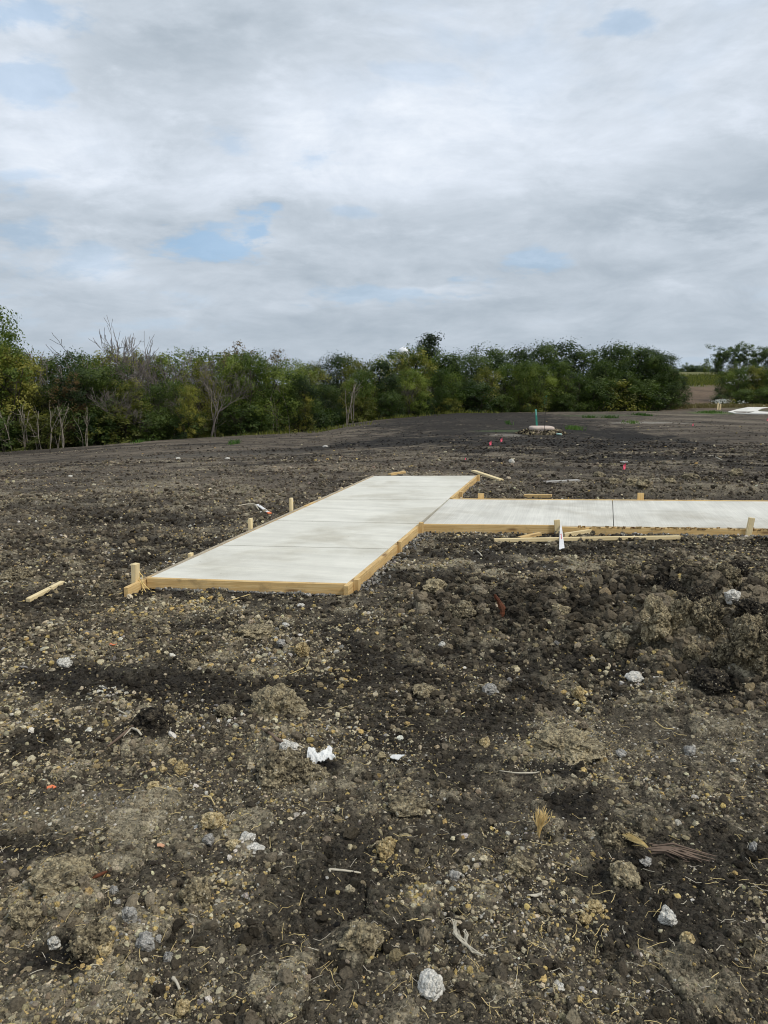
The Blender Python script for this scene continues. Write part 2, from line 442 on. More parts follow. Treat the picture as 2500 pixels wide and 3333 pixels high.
def wood_material(name, a, b_, c, knots=True, dirt=.35, stain=False):
    m, t, out = material(name)
    tc = t.n('ShaderNodeTexCoord').outputs['Object']
    rnd = t.n('ShaderNodeObjectInfo').outputs['Random']
    off = t.n('ShaderNodeCombineXYZ', {0: t.math('MULTIPLY', rnd, 37.0), 1: t.math('MULTIPLY', rnd, 11.0), 2: 0.0}).outputs[0]
    P = t.vmath('ADD', tc, off).outputs[0]
    st = t.n('ShaderNodeMapping', {0: P, 'Scale': (1.2, 26, 26)}).outputs[0]
    g = t.noise(st, 2.2, 6, .65, 1.1)
    g2 = t.noise(t.n('ShaderNodeMapping', {0: P, 'Scale': (4, 160, 160)}).outputs[0], 1.2, 4, .6)
    col = t.ramp(g, [(.25, a), (.5, b_), (.75, c)])
    col = t.mix(1.0, col, t.ramp(g2, [(.3, .80), (.7, 1.12)]), 'MULTIPLY')
    if knots:
        kv = t.n('ShaderNodeTexVoronoi', {'Vector': t.n('ShaderNodeMapping', {0: P, 'Scale': (2.6, 9, 9)}).outputs[0], 'Scale': 1.0})
        k = t.math('SUBTRACT', 1.0, t.smooth(kv.outputs['Distance'], .07, .24))
        col = t.mix(t.math('MULTIPLY', k, .8), col, rgb(.13, .055, .022))
    dn = t.noise(P, 7.0, 5, .7)
    col = t.mix(t.math('MULTIPLY', t.smooth(dn, .50, .70), dirt), col, rgb(.10, .08, .06))
    if stain:
        zo = t.n('ShaderNodeSeparateXYZ', {0: tc}).outputs[2]
        zn = t.math('ADD', zo, t.math('MULTIPLY', t.math('SUBTRACT', t.noise(P, 22, 4, .7), .5), .012))
        xo = t.n('ShaderNodeSeparateXYZ', {0: tc}).outputs[0]
        k = t.math('MULTIPLY', t.smooth(zn, .082, .088), t.smooth(xo, .28, .5))
        col = t.mix(t.math('MULTIPLY', k, .8), col, t.ramp(t.noise(P, 30, 4, .7), [(.35, (.20, .18, .15)), (.6, (.42, .39, .32))]))
    h = t.math('ADD', g, t.math('MULTIPLY', g2, .6))
    finish(t, out, col, .75, h, .25, .003, .25)
    return m
MAT_PINE = wood_material('new_pine', (.50, .30, .11), (.68, .465, .20), (.80, .62, .33))
MAT_PALEPINE = wood_material('pale_pine', (.66, .50, .25), (.80, .65, .37), (.86, .74, .49), False, .15)
MAT_GREYWOOD = wood_material('weathered_board', (.26, .24, .22), (.42, .40, .37), (.58, .56, .53), False)
MAT_STAINED = wood_material('mortar_stained_board', (.50, .30, .11), (.68, .465, .20), (.80, .62, .33), True, .35, True)
MAT_BARK = wood_material('red_bark', (.05, .016, .008), (.13, .042, .018), (.24, .09, .045), False, .3)

def concrete_material(name, ang, broom=1.0, tone=1.0, warm=0.0):
    m, t, out = material(name)
    P = t.n('ShaderNodeNewGeometry').outputs['Position']
    Pr = t.n('ShaderNodeMapping', {0: P, 'Rotation': (0, 0, -ang)}).outputs[0]
    lines = t.noise(t.n('ShaderNodeMapping', {0: Pr, 'Scale': (1.2, 75, 1)}).outputs[0], 1.0, 3, .6, .1)
    bands = t.noise(t.n('ShaderNodeMapping', {0: Pr, 'Scale': (.7, 6.5, 1)}).outputs[0], 1.0, 4, .6, .2)
    blot = t.noise(P, .9, 5, .6, .3); blot2 = t.noise(P, 3.5, 5, .6)
    fine_ = t.noise(P, 90, 3, .7)
    base = t.ramp(blot, [(.30, (.70 * tone, .685 * tone, (.62 - warm) * tone)), (.50, (.65 * tone, .635 * tone, (.57 - warm) * tone)), (.66, (.52 * tone, .495 * tone, (.425 - warm) * tone))])
    col = t.mix(broom, base, t.mix(1.0, base, t.ramp(lines, [(.3, .90), (.7, 1.06)]), 'MULTIPLY'))
    col = t.mix(1.0, col, t.ramp(bands, [(.3, .90), (.7, 1.07)]), 'MULTIPLY')
    col = t.mix(1.0, col, t.ramp(blot2, [(.3, .93), (.7, 1.05)]), 'MULTIPLY')
    col = t.mix(1.0, col, t.ramp(fine_, [(.3, .94), (.7, 1.05)]), 'MULTIPLY')
    # a few crumbs of dried dirt
    sp = t.n('ShaderNodeTexVoronoi', {'Vector': P, 'Scale': 11.0})
    sc_ = t.n('ShaderNodeSeparateColor', {0: sp.outputs['Color']})
    k = t.math('MULTIPLY', t.math('SUBTRACT', 1.0, t.smooth(sp.outputs['Distance'], .05, .10)), t.math('GREATER_THAN', sc_.outputs[0], .86))
    col = t.mix(t.math('MULTIPLY', k, .6), col, rgb(.22, .19, .15))
    h = t.math('ADD', lines, t.math('MULTIPLY', fine_, .6))
    finish(t, out, col, .82, h, .22, .003, .25)
    return m

def plain(name, c, rough=.6, var=.15, scale=20, spec=.3):
    m, t, out = material(name)
    P = t.n('ShaderNodeTexCoord').outputs['Object']
    n = t.noise(P, scale, 5, .6)
    col = t.mix(1.0, rgb(*c), t.ramp(n, [(.3, 1 - var), (.7, 1 + var)]), 'MULTIPLY')
    finish(t, out, col, rough, n, .2, .004, spec)
    return m
MAT_WHITE = plain('white_plastic', (.70, .70, .68), .5, .16, 14)
MAT_WHITEPAINT = plain('whitewashed_lath', (.74, .73, .72), .7, .12, 25)
MAT_PINK = plain('pink_flag_plastic', (.85, .13, .20), .5, .05)
MAT_REDPAINT = plain('red_paint', (.55, .05, .06), .6)
MAT_ORANGE = plain('orange_paint', (.78, .22, .09), .6)
MAT_PEACH = plain('peach_lath', (.62, .34, .20), .8)
MAT_WIRE = plain('dark_wire', (.03, .03, .03), .5)
MAT_GREENPOST = plain('green_post_paint', (.035, .22, .16), .5, .3, 9)
MAT_GREENPOST2 = plain('faded_green_label', (.25, .55, .48), .5, .2, 9)
MAT_CREAM = plain('cream_precast_concrete', (.58, .48, .41), .85, .10, 6)
MAT_PALEGREEN = plain('pale_green_pipe', (.42, .60, .54), .4)
MAT_BLUEBAG = plain('pale_blue_sheet', (.34, .43, .45), .5, .25, 5)
MAT_TWINE = plain('yellow_twine', (.72, .55, .22), .8)
MAT_STRAW = plain('dry_straw', (.60, .47, .22), .8, .3, 60)
MAT_PALESTRAW = plain('bleached_straw', (.52, .47, .37), .8, .2, 60)
MAT_TAUPE = plain('root_wood', (.16, .115, .085), .85, .35, 25)
MAT_STEM = plain('grey_stem', (.30, .26, .21), .9, .25, 8)
MAT_DEAD = plain('dead_twigs', (.15, .13, .115), .9, .25, 8)
MAT_TRUNK = plain('dark_bark', (.055, .045, .036), .95, .3, 8)
MAT_DOME = plain('water_tower_white', (.85, .86, .88), .5, .04, 2)
MAT_GRAVEL = clod_material('grey_gravel', (.10, .10, .10), (.20, .20, .205), (.42, .43, .45), .5, 2.2)
MAT_FARCONC = plain('far_white_concrete', (.72, .70, .64), .85, .06, 3)
MAT_FLAKE = clod_material('strand_chips', (.18, .05, .03), (.50, .33, .14), (.66, .50, .26), .6, 1.2)

# ------------------------------------------------------------------ ground sheet
def soil_field(x, y, d):
    # ---- soil colour: black waxy clay, brown crumb, tan subsoil
    rr = np.hypot(x, y)
    n1 = fbm(x / 1.1 + 3, y / .7, 5, 41, .55); n2 = fbm(x / .45, y / .35, 4, 43, .6); n3 = fbm(x / 3.2, y / 1.6, 3, 47); n4 = fbm(x / .09, y / .08, 3, 48)
    black = np.array([.0120, .0108, .0095]); brown = np.array([.092, .078, .057]); tan = np.array([.31, .268, .185]); grey = np.array([.104, .085, .064])
    tb = .62 * sstep(n1 * .6 + n2 * .4, .49, .38)                      # black amount
    tt = sstep(n3 * .45 + n2 * .55, .52, .68)                    # tan amount
    def patch(u, v, ru, rv):
        c = at(u, v); rx = ru / FPX * c.y; ry = abs(at(u, v - rv).y - at(u, v + rv).y) * .5
        q = ((x - c.x) / rx) ** 2 + ((y - c.y) / max(ry, .02)) ** 2
        q = q + 1.7 * (n2 - .5) + 1.2 * (n1 - .5) + .8 * (n4 - .5)
        return 1 - sstep(q, .35, 1.35)
    for (u, v, ru, rv, a) in [(350, 2230, 480, 75, .75), (120, 2420, 220, 60, .7), (800, 2290, 330, 60, .65), (1330, 2330, 260, 90, .5), (1600, 2330, 200, 60, .6), (1500, 2500, 330, 60, .6), (1820, 2505, 150, 45, .85),
                              (1300, 2420, 200, 60, .65), (1180, 2900, 190, 240, .6), (100, 2770, 300, 60, .8), (200, 3130, 150, 100, .8), (1900, 2150, 80, 40, .5), (2330, 2230, 90, 45, .9),
                              (1500, 1900, 160, 25, .7), (1160, 2060, 230, 40, .4), (250, 1950, 330, 60, .35), (2150, 2950, 180, 90, .5), (1850, 2630, 90, 50, .8), (1050, 2500, 70, 40, .9), (1450, 2700, 220, 90, .4),
                              (480, 2380, 150, 40, .8), (2200, 2700, 260, 50, .4), (250, 1640, 200, 30, .35),
                              (1300, 1437, 330, 15, 1.0), (2050, 1424, 200, 15, 1.0), (1930, 1404, 170, 8, 1.0), (1500, 1350, 340, 10, .9), (1450, 1391, 260, 8, .8), (1150, 1447, 260, 9, .9), (2250, 1440, 150, 6, .7), (900, 1470, 250, 7, .6), (1830, 1372, 60, 4, .3),
                              (2400, 1415, 300, 6, .35), (650, 1447, 120, 5, .7), (200, 1466, 250, 5, .6), (2000, 1500, 200, 8, .3), (300, 1560, 300, 10, .3), (1750, 1336, 220, 4, .6)]:
        tb = np.maximum(tb, a * patch(u, v, ru, rv))
    for (u, v, ru, rv, a) in [(350, 2680, 420, 90, .55), (650, 2950, 180, 60, .5), (100, 2950, 250, 110, .6), (1250, 2600, 180, 60, .2), (120, 3250, 160, 90, .7), (1900, 2080, 350, 40, .3),
                              (1750, 2440, 130, 45, .75), (560, 1990, 330, 35, .5), (2250, 2050, 300, 110, .55), (960, 2530, 120, 70, .7), (1850, 2230, 90, 40, .5), (880, 2400, 110, 60, .5), (1250, 2560, 240, 60, .25),
                              (2230, 1590, 300, 22, .45), (1400, 2050, 200, 60, .3)]:
        p = a * patch(u, v, ru, rv); tt = np.maximum(tt, p); tb = tb * (1 - .8 * p)
    smoothz = np.zeros_like(x)
    for (u, v, ru, rv, a) in [(2250, 2420, 330, 120, .9), (350, 2660, 420, 60, .5)]:
        smoothz = np.maximum(smoothz, a * patch(u, v, ru, rv))
    tb = tb * (1 - .7 * smoothz)
    midf = sstep(rr, 7, 14); farf = sstep(rr, 18, 30)
    tt = tt * (1 - .55 * midf); tb = tb * (1 - .35 * midf * (rr < 17))
    tb0 = tb
    col = brown[None] * (1 - midf[:, None]) + grey[None] * midf[:, None]
    col = col * (.75 + .5 * n3)[:, None]
    tt = tt * (1 - .7 * farf)
    col = col * (1 - tt[:, None] * .55) + tan * (tt[:, None] * .55)
    streak = fbm(x / 6.0, y / 1.0, 4, 91, .6)
    col = col * (1 + (midf * .55)[:, None] * (streak - .5)[:, None] * 2)
    # clod tops are paler, dry
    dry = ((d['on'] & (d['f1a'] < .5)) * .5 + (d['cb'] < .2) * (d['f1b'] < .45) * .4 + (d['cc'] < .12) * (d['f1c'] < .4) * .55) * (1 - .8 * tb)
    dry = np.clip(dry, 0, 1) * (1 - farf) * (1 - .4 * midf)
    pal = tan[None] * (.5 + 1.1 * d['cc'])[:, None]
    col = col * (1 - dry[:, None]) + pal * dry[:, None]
    col = col * (1 - tb[:, None] * .93) + black[None] * tb[:, None] * .93
    # beyond the field edge on the right: bare brown slope, then green pasture
    tanb = x / np.maximum(y, .01)
    open_ = sstep(tanb, .30, .36) * (y > 0)
    slope = open_ * sstep(rr, 78, 90)
    col = col * (1 - slope[:, None]) + (np.array([.125, .088, .058]) * (.55 + .9 * fbm(x / 2.5, y / 5, 4, 77, .6))[:, None]) * slope[:, None]
    green = open_ * sstep(rr + 45 * (fbm(x / 7, y / 7, 4, 71) - .5), 138, 168)
    gcol = np.array([.088, .098, .042]) * (.6 + .8 * fbm(x / 5, y / 14, 4, 73, .6))[:, None]
    band = sstep(rr, 175, 200)
    gcol = gcol * (1 - .0 * band[:, None]) + np.array([.05, .04, .012]) * band[:, None]
    col = col * (1 - green[:, None]) + gcol * green[:, None]
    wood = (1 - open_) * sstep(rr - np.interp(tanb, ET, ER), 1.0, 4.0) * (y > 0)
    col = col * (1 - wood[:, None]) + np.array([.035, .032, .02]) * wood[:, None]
    # pale wheel-washed streaks and thin green on the field
    for (u, v, ru, rv, c, a) in [(1640, 1417, 60, 6, (.20, .18, .15), .8), (2120, 1376, 140, 3, (.26, .24, .20), .8), (2350, 1368, 200, 4, (.19, .16, .12), .6), (1650, 1403, 90, 4, (.07, .10, .04), .7), (1960, 1353, 130, 4, (.06, .09, .035), .5), (2310, 1343, 70, 4, (.085, .12, .04), .8),
                                 (2200, 1350, 120, 3, (.20, .17, .12), .6), (700, 1480, 350, 6, (.10, .09, .075), .5), (2420, 1330, 40, 6, (.09, .10, .05), .6)]:
        p = a * patch(u, v, ru, rv); col = col * (1 - p[:, None]) + np.array(c) * p[:, None]
    speck = np.clip(.30 + 1.2 * (n2 - .45) + .6 * tt + .3 * smoothz - .5 * tb, .06, 1.0) * (1 - .55 * farf) * (1 - slope)
    return np.clip(col, .004, 1), speck, tb, tt
def build_ground():
    half = math.radians(36)
    az = np.concatenate([np.linspace(-math.pi, -half, 50)[:-1], np.linspace(-half, half, 720), np.linspace(half, math.pi, 50)[1:]])
    phi = np.arange(math.radians(50), math.radians(6.7), -.00145)
    r = CAM_H / np.tan(phi)
    r = np.concatenate([[.25, .5, .75, 1.0, 1.2], r, np.geomspace(14.1, 95, 225), np.geomspace(97, 260, 80), np.geomspace(266, 4000, 30)])
    A, R = np.meshgrid(az, r)
    da = np.gradient(az)[None, :] * R; dr = np.gradient(r)[:, None] * np.ones_like(A)
    x = (R * np.sin(A)).ravel(); y = (R * np.cos(A)).ravel()
    sp = np.maximum(da, dr * .75).ravel()
    k = pond(x, y)
    z, d = detail(x, y, sp, True)
    far = sstep(np.hypot(x, y), 100, 200)
    z = terrain(x, y) + z * (1 - k) - .03 * k
    n, mcols = A.shape
    idx = np.arange(n * mcols).reshape(n, mcols)
    f = np.stack([idx[:-1, :-1], idx[1:, :-1], idx[1:, 1:], idx[:-1, 1:]], -1).reshape(-1, 4)[:, ::-1].copy()
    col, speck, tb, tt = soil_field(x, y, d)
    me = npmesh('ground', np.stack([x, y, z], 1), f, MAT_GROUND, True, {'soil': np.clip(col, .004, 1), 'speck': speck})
    tag(link('ground', me), kind='structure')
build_ground()

# ------------------------------------------------------------------ concrete walkway (setting) with its panels
def prism(top, zt, zb, bev=.006):
    bm = bmesh.new()
    vt = [bm.verts.new((p[0], p[1], zt)) for p in top]; vb = [bm.verts.new((p[0], p[1], zb)) for p in top]
    bm.faces.new(vt); bm.faces.new(vb[::-1])
    n = len(top)
    for i in range(n): bm.faces.new((vt[i], vb[i], vb[(i + 1) % n], vt[(i + 1) % n]))
    bmesh.ops.recalc_face_normals(bm, faces=bm.faces)
    if bev: bmesh.ops.bevel(bm, geom=bm.edges[:], offset=bev, segments=2, affect='EDGES', profile=.6)
    return bm
def bmobj(name, bm, mat, parent=None, loc=None, rot=None, smooth=False):
    me = bpy.data.meshes.new(name); bm.to_mesh(me); bm.free(); me.materials.append(mat)
    if smooth:
        for p in me.polygons: p.use_smooth = True
    return link(name, me, parent, loc, rot)
def lerp(a, b_, t): return a + (b_ - a) * t
ang_main = math.atan2((M_D - M_A).y, (M_D - M_A).x); ang_side = math.atan2((W_B - W_A).y, (W_B - W_A).x)
MC1 = concrete_material('broomed_concrete', ang_main + math.pi / 2, .6, 1.07, .010)
MC2 = concrete_material('fresh_broomed_concrete', ang_main, .9, 1.02, .0)
MAT_BASE = plain('joint_concrete', (.10, .09, .08), .9)
def along(A, D_, v):   # point on edge A-D at the photo row v
    lo, hi = 0.0, 1.0
    for _ in range(40):
        m_ = (lo + hi) / 2; p = lerp(A, D_, m_)
        q = p - Vector((0, 0, CAM_H)); dep = q.y * math.cos(PITCH) - q.z * math.sin(PITCH); up = q.y * math.sin(PITCH) + q.z * math.cos(PITCH)
        vv = 1666.5 - FPX * up / dep
        if vv > v: lo = m_
        else: hi = m_
    return lerp(A, D_, lo)
path = bmobj('concrete_path', prism([M_A, M_B, M_C, M_D], .045, -.06, 0), MAT_BASE)
tag(path, kind='structure')
Ls = [M_A] + [along(M_A, M_D, v) for v in (1774, 1694, 1624, 1582)] + [M_D]
Rs = [M_B] + [along(M_B, M_C, v) for v in (1786, 1704, 1627, 1584)] + [M_C]
for i in range(5):
    ins = .013
    a, b2, c, d = Ls[i], Rs[i], Rs[i + 1], Ls[i + 1]
    up = (d - a).normalized() * ins
    if i > 0: a = a + up; b2 = b2 + up
    if i < 4: c = c - up; d = d - up
    bmobj('concrete_panel', prism([a, b2, c, d], SLAB, .04, .004), MC1, path)
walk = bmobj('concrete_walkway', prism([W_A, W_B, W_C, W_D], .045, -.06, 0), MAT_BASE)
tag(walk, kind='structure')
def solve_t(A, B_, u):
    # fraction along A-B at photo column u
    lo, hi = 0., 1.
    for _ in range(40):
        m_ = (lo + hi) / 2; p = lerp(A, B_, m_); q = p - Vector((0, 0, CAM_H)); dep = q.y * math.cos(PITCH) - q.z * math.sin(PITCH)
        if 1250 + FPX * q.x / dep < u: lo = m_
        else: hi = m_
    return lo
tb_ = solve_t(W_A, W_B, 1996); tt_ = solve_t(W_D, W_C, 1993)
cutb = [0, tb_, min(tb_ * 2.35, .93), 1.0]; cutt = [0, tt_, min(tt_ * 2.35, .93), 1.0]
ex = (W_B - W_A).normalized()
for i in range(3):
    g = ex * .008
    a, d = lerp(W_A, W_B, cutb[i]) + g, lerp(W_D, W_C, cutt[i]) + g
    b2, c = lerp(W_A, W_B, cutb[i + 1]), lerp(W_D, W_C, cutt[i + 1])
    bmobj('concrete_panel', prism([a, b2, c, d], SLAB, .04, .004), MC2, walk)

# ------------------------------------------------------------------ timber helpers
def board_bm(L, W, H, bev=.002, warp=.0, seg=6, taper=0.0, ragged=0.0):
    """box along +X from 0..L, width W (Y), height H (Z up from 0)"""
    bm = bmesh.new(); rings = []
    for i in range(seg + 1):
        x = L * i / seg; wy = warp * math.sin(math.pi * i / seg)
        k = 1 - taper * (i / seg)
        rg = (random.random() - .5) * ragged
        rings.append([bm.verts.new((x, s * W / 2 * k + wy, z)) for s, z in ((-1, 0), (1, 0), (1, H + rg), (-1, H + rg))])
    bm.faces.new(rings[0][::-1]); bm.faces.new(rings[-1])
    for a, b2 in zip(rings, rings[1:]):
        for j in range(4): bm.faces.new((a[j], b2[j], b2[(j + 1) % 4], a[(j + 1) % 4]))
    bmesh.ops.recalc_face_normals(bm, faces=bm.faces)
    es = [e for e in bm.edges if e.calc_face_angle(0) > .5]
    if bev: bmesh.ops.bevel(bm, geom=es, offset=bev, segments=1, affect='EDGES')
    return bm
def board_between(name, p0, p1, W, H, mat, parent=None, base=None, **k):
    """board lying from p0 to p1 (centre line of its underside)"""
    p0 = Vector(p0); p1 = Vector(p1); d = p1 - p0; L = d.length
    x = d.normalized(); y = Vector((0, 0, 1)).cross(x).normalized(); z = x.cross(y)
    bm = board_bm(L, W, H, **k)
    o = bmobj(name, bm, mat, parent)
    M = Matrix((x, y, z)).transposed().to_4x4(); M.translation = p0 - (base if base is not None else Vector())
    o.matrix_local = M
    return o
def upright(name, p, h, wx, wy, rz, mat, parent=None, base=None, tilt=0, tdir=0, bottom=None, point=False):
    """stake standing at p (point on the ground), h tall"""
    bm = bmesh.new()
    prof = [(-.12, .55), (-.02, 1), (h, 1)] if bottom is None else [(bottom, 1), (h, 1)]
    rings = [[bm.verts.new((s * wx / 2 * k, q * wy / 2 * k, z)) for s, q in ((-1, -1), (1, -1), (1, 1), (-1, 1))] for z, k in prof]
    bm.faces.new(rings[0][::-1]); bm.faces.new(rings[-1])
    for a, b2 in zip(rings, rings[1:]):
        for j in range(4): bm.faces.new((a[j], a[(j + 1) % 4], b2[(j + 1) % 4], b2[j]))
    bmesh.ops.recalc_face_normals(bm, faces=bm.faces)
    bmesh.ops.bevel(bm, geom=[e for e in bm.edges if e.calc_face_angle(0) > .7], offset=.002, segments=1, affect='EDGES')
    # timber grain runs along local X: build vertical stakes with X up
    R = Matrix(((0, 0, 1), (0, 1, 0), (-1, 0, 0)))         # z -> x
    bmesh.ops.transform(bm, matrix=R.to_4x4(), verts=bm.verts)
    o = bmobj(name, bm, mat, parent)
    M = Matrix.Rotation(tilt, 4, Vector((math.cos(tdir), math.sin(tdir), 0))) @ Matrix.Rotation(rz, 4, 'Z') @ R.transposed().to_4x4()
    M.translation = Vector(p) - (base if base is not None else Vector())
    o.matrix_local = M
    return o

BT, BH = .038, .089
Z0 = .004
# outward normals of the main slab's edges
eL = (M_D - M_A).normalized(); nL = Vector((-eL.y, eL.x, 0)); 
eR = (M_C - M_B).normalized(); nR = Vector((eR.y, -eR.x, 0))
eF = (M_B - M_A).normalized(); nF = Vector((eF.y, -eF.x, 0))
def flat(p, z): return Vector((p.x, p.y, z))
# front form
fr = empty('wooden_formwork', flat(M_A, 0), 'wooden form board across the near end of the concrete path, knots and a long split', 'formwork')
board_between('board', flat(M_A + nF * (BT / 2 + .002) - eF * .012, Z0), flat(M_B + nF * (BT / 2 + .002) + eF * .0, Z0), BT, BH, MAT_PINE, fr, fr.location, seg=8, warp=-.006)
# left form: long board running past the corner with its stakes
lf = empty('wooden_formwork', flat(M_A + nL * .02, 0), 'long left form board with mortar-stained top edge running back along the path', 'formwork')
pA = M_A + nL * (BT / 2 + .014); pD = M_D + nL * (BT / 2 + .003)
splice = lerp(pA, pD, .52)
board_between('board', flat(pA - eL * .30, Z0 - .012), flat(splice, Z0 + .004), BT, BH, MAT_STAINED, lf, lf.location, seg=10, warp=.006)
board_between('board', flat(splice + eL * .003, Z0 + .004), flat(pD, Z0 + .003), BT, BH, MAT_STAINED, lf, lf.location, seg=10)
def stake_at(parent, edgeA, edgeD, n, u, v, h, w=.04, d=.06, tilt=0, tdir=0, off=0.0, mat=None):
    """stake outside a form board, found from the photo column u of its foot at row v"""
    q = onplane(u, v, SLAB if v < 0 else 0.02)
    e = (edgeD - edgeA).normalized(); t_ = (q - edgeA).dot(e)
    base = edgeA + e * t_ + n * (BT + .014 + d / 2 + off)
    return upright('stake', flat(base, 0), h, w, d, math.atan2(e.y, e.x), mat or MAT_PINE, parent, parent.location, tilt, tdir)
# the projecting corner end
cend = pA - eL * .17
upright('stake', flat(pA - eL * .10 + nL * (.019 + .024), 0), .225, .06, .042, math.atan2(eL.y, eL.x), MAT_PALEPINE, lf, lf.location, .05, 1.2)
def edge_at_v(A, D_, v): return along(A, D_, v)
for v_, h_, wd in ((1809, .112, .06), (1722, .205, .062), (1663, .25, .062), (1622, .105, .05), (1590, .10, .05)):
    b_ = edge_at_v(M_A, M_D, v_) + nL * (BT + .018 + .016)
    upright('stake', flat(b_, 0), h_, wd, .032, math.atan2(eL.y, eL.x) + .05, MAT_PALEPINE, lf, lf.location)
# right form in front of the side walk
rf = empty('wooden_formwork', flat(M_B + nR * .02, 0), 'right form board of clean pine from the near corner to the branching walk, three stakes', 'formwork')
pB = M_B + nR * (BT / 2 + .002)
pW = along(M_B, M_C, 1707) + nR * (BT / 2 + .002)
board_between('board', flat(pB - eR * .085, Z0), flat(pW, Z0), BT, BH, MAT_PINE, rf, rf.location, seg=8, warp=-.008)
def rst(v_, h_, w=.04, tilt=0, tdir=0, d=.045):
    b_ = along(M_B, M_C, v_) + nR * (BT + .003 + d / 2)
    upright('stake', flat(b_, -.02), h_ + .02, w, d, math.atan2(eR.y, eR.x), MAT_PINE, rf, rf.location, tilt, tdir)
rst(1891, .112, .055); rst(1772, .125, .05); rst(1712, .135, .06)
# right form beyond the side walk
rb = empty('wooden_formwork', flat(along(M_B, M_C, 1622), 0), 'short right form board at the far end of the path with two stakes', 'formwork')
q0, q1 = along(M_B, M_C, 1620) + nR * (BT / 2 + .002), M_C + nR * (BT / 2 + .002)
board_between('board', flat(q0, Z0), flat(q1 + eR * .08, Z0), BT, BH, MAT_PINE, rb, rb.location)
for v_, h_ in ((1601, .10), (1552, .125)):
    b_ = along(M_B, M_C, v_) + nR * (BT + .003 + .025)
    upright('stake', flat(b_, 0), h_, .06, .045, math.atan2(eR.y, eR.x), MAT_PINE, rb, rb.location)
# far end board of the path
fe = empty('wooden_formwork', flat(M_D, 0), 'form board closing the far end of the concrete path', 'formwork')
board_between('board', flat(M_D - nF * (BT / 2 + .002), Z0 - .004), flat(M_C - nF * (BT / 2 + .002), Z0 - .004), BT, BH - .004, MAT_PINE, fe, fe.location)
# side walk near form: two boards, splintered strand-chip top edge on the second
eW = (W_B - W_A).normalized(); nW = Vector((eW.y, -eW.x, 0))
sf = empty('wooden_formwork', flat(W_A, 0), 'near form board of the side walk with knots, splintered brown chips along its top', 'formwork')
t1 = solve_t(W_A, W_B, 1806)
sA = W_A + nW * (BT / 2 + .002); sB = W_B + nW * (BT / 2 + .002)
board_between('board', flat(sA - eW * .0, Z0 - .012), flat(lerp(sA, sB, t1), Z0 - .006), BT, BH + .010, MAT_PINE, sf, sf.location, seg=8)
board_between('board', flat(lerp(sA, sB, t1 + .002), Z0 - .030), flat(lerp(sA, sB, .75), Z0 - .02), BT, BH + .014, MAT_PINE, sf, sf.location, seg=14, ragged=.006)
ch = Acc()
for i in range(150):
    s_ = t1 + .03 + random.random() ** .8 * (.62 - t1); p = lerp(sA, sB, s_)
    L_, w_ = random.uniform(.02, .06), random.uniform(.006, .014); a_ = random.uniform(-.5, .5) + math.atan2(eW.y, eW.x)
    cx, cy = math.cos(a_) * L_ / 2, math.sin(a_) * L_ / 2; zc = Z0 + BH - .016 + random.uniform(-.006, .012)
    oy = random.uniform(-.019, -.006); c_ = p + nW * (.019 + random.uniform(-.006, .004))
    ch.add([(c_.x - cx, c_.y - cy, zc - w_), (c_.x + cx, c_.y + cy, zc - w_ * .2), (c_.x + cx, c_.y + cy - .003, zc + w_), (c_.x - cx * .6, c_.y - cy - .003, zc + w_ * .6),
            (c_.x - cx, c_.y - cy + .004, zc - w_), (c_.x + cx, c_.y + cy + .004, zc), (c_.x + cx, c_.y + cy + .002, zc + w_), (c_.x - cx, c_.y - cy + .002, zc + w_)],
           [(0, 1, 2, 3), (7, 6, 5, 4), (3, 2, 6, 7), (0, 4, 5, 1), (1, 5, 6, 2), (0, 3, 7, 4)])
cme = ch.mesh('splinters', MAT_FLAKE); co_ = link('splinters', cme, sf); co_.location = -sf.location; co_['kind'] = 'stuff'
def sst(u, v_, h_, w=.06, tilt=0, tdir=0, d=.032, far=False):
    t_ = solve_t(W_D, W_C, u) if far else solve_t(W_A, W_B, u)
    p = lerp(W_D, W_C, t_) - nW * (BT + .002 + d / 2) if far else lerp(W_A, W_B, t_) + nW * (BT + .003 + d / 2)
    return p
p = sst(1815, 0, 0); upright('stake', flat(p, -.04), .205, .062, .032, math.atan2(eW.y, eW.x), MAT_PALEPINE, sf, sf.location, -.10, math.pi / 2)
p = sst(2428, 0, 0); upright('stake', flat(p, -.05), .265, .062, .032, math.atan2(eW.y, eW.x), MAT_PALEPINE, sf, sf.location, .12, math.pi / 2)
p = sst(3300, 0, 0); upright('stake', flat(p, -.04), .19, .062, .032, math.atan2(eW.y, eW.x), MAT_PALEPINE, sf, sf.location)
# side walk far form
sg = empty('wooden_formwork', flat(W_D, 0), 'thin form board along the back of the side walk with two low stakes', 'formwork')
board_between('board', flat(W_D - nW * (BT / 2 + .002) + eW * .06, Z0), flat(W_C - nW * (BT / 2 + .002), Z0), BT, BH + .004, MAT_PINE, sg, sg.location, seg=12)
for u, h_ in ((1566, .165), (2088, .185)):
    t_ = solve_t(W_D, W_C, u); p = lerp(W_D, W_C, t_) - nW * (BT + .004 + .016)
    upright('stake', flat(p, 0), h_, .085, .032, math.atan2(eW.y, eW.x), MAT_PINE, sg, sg.location)

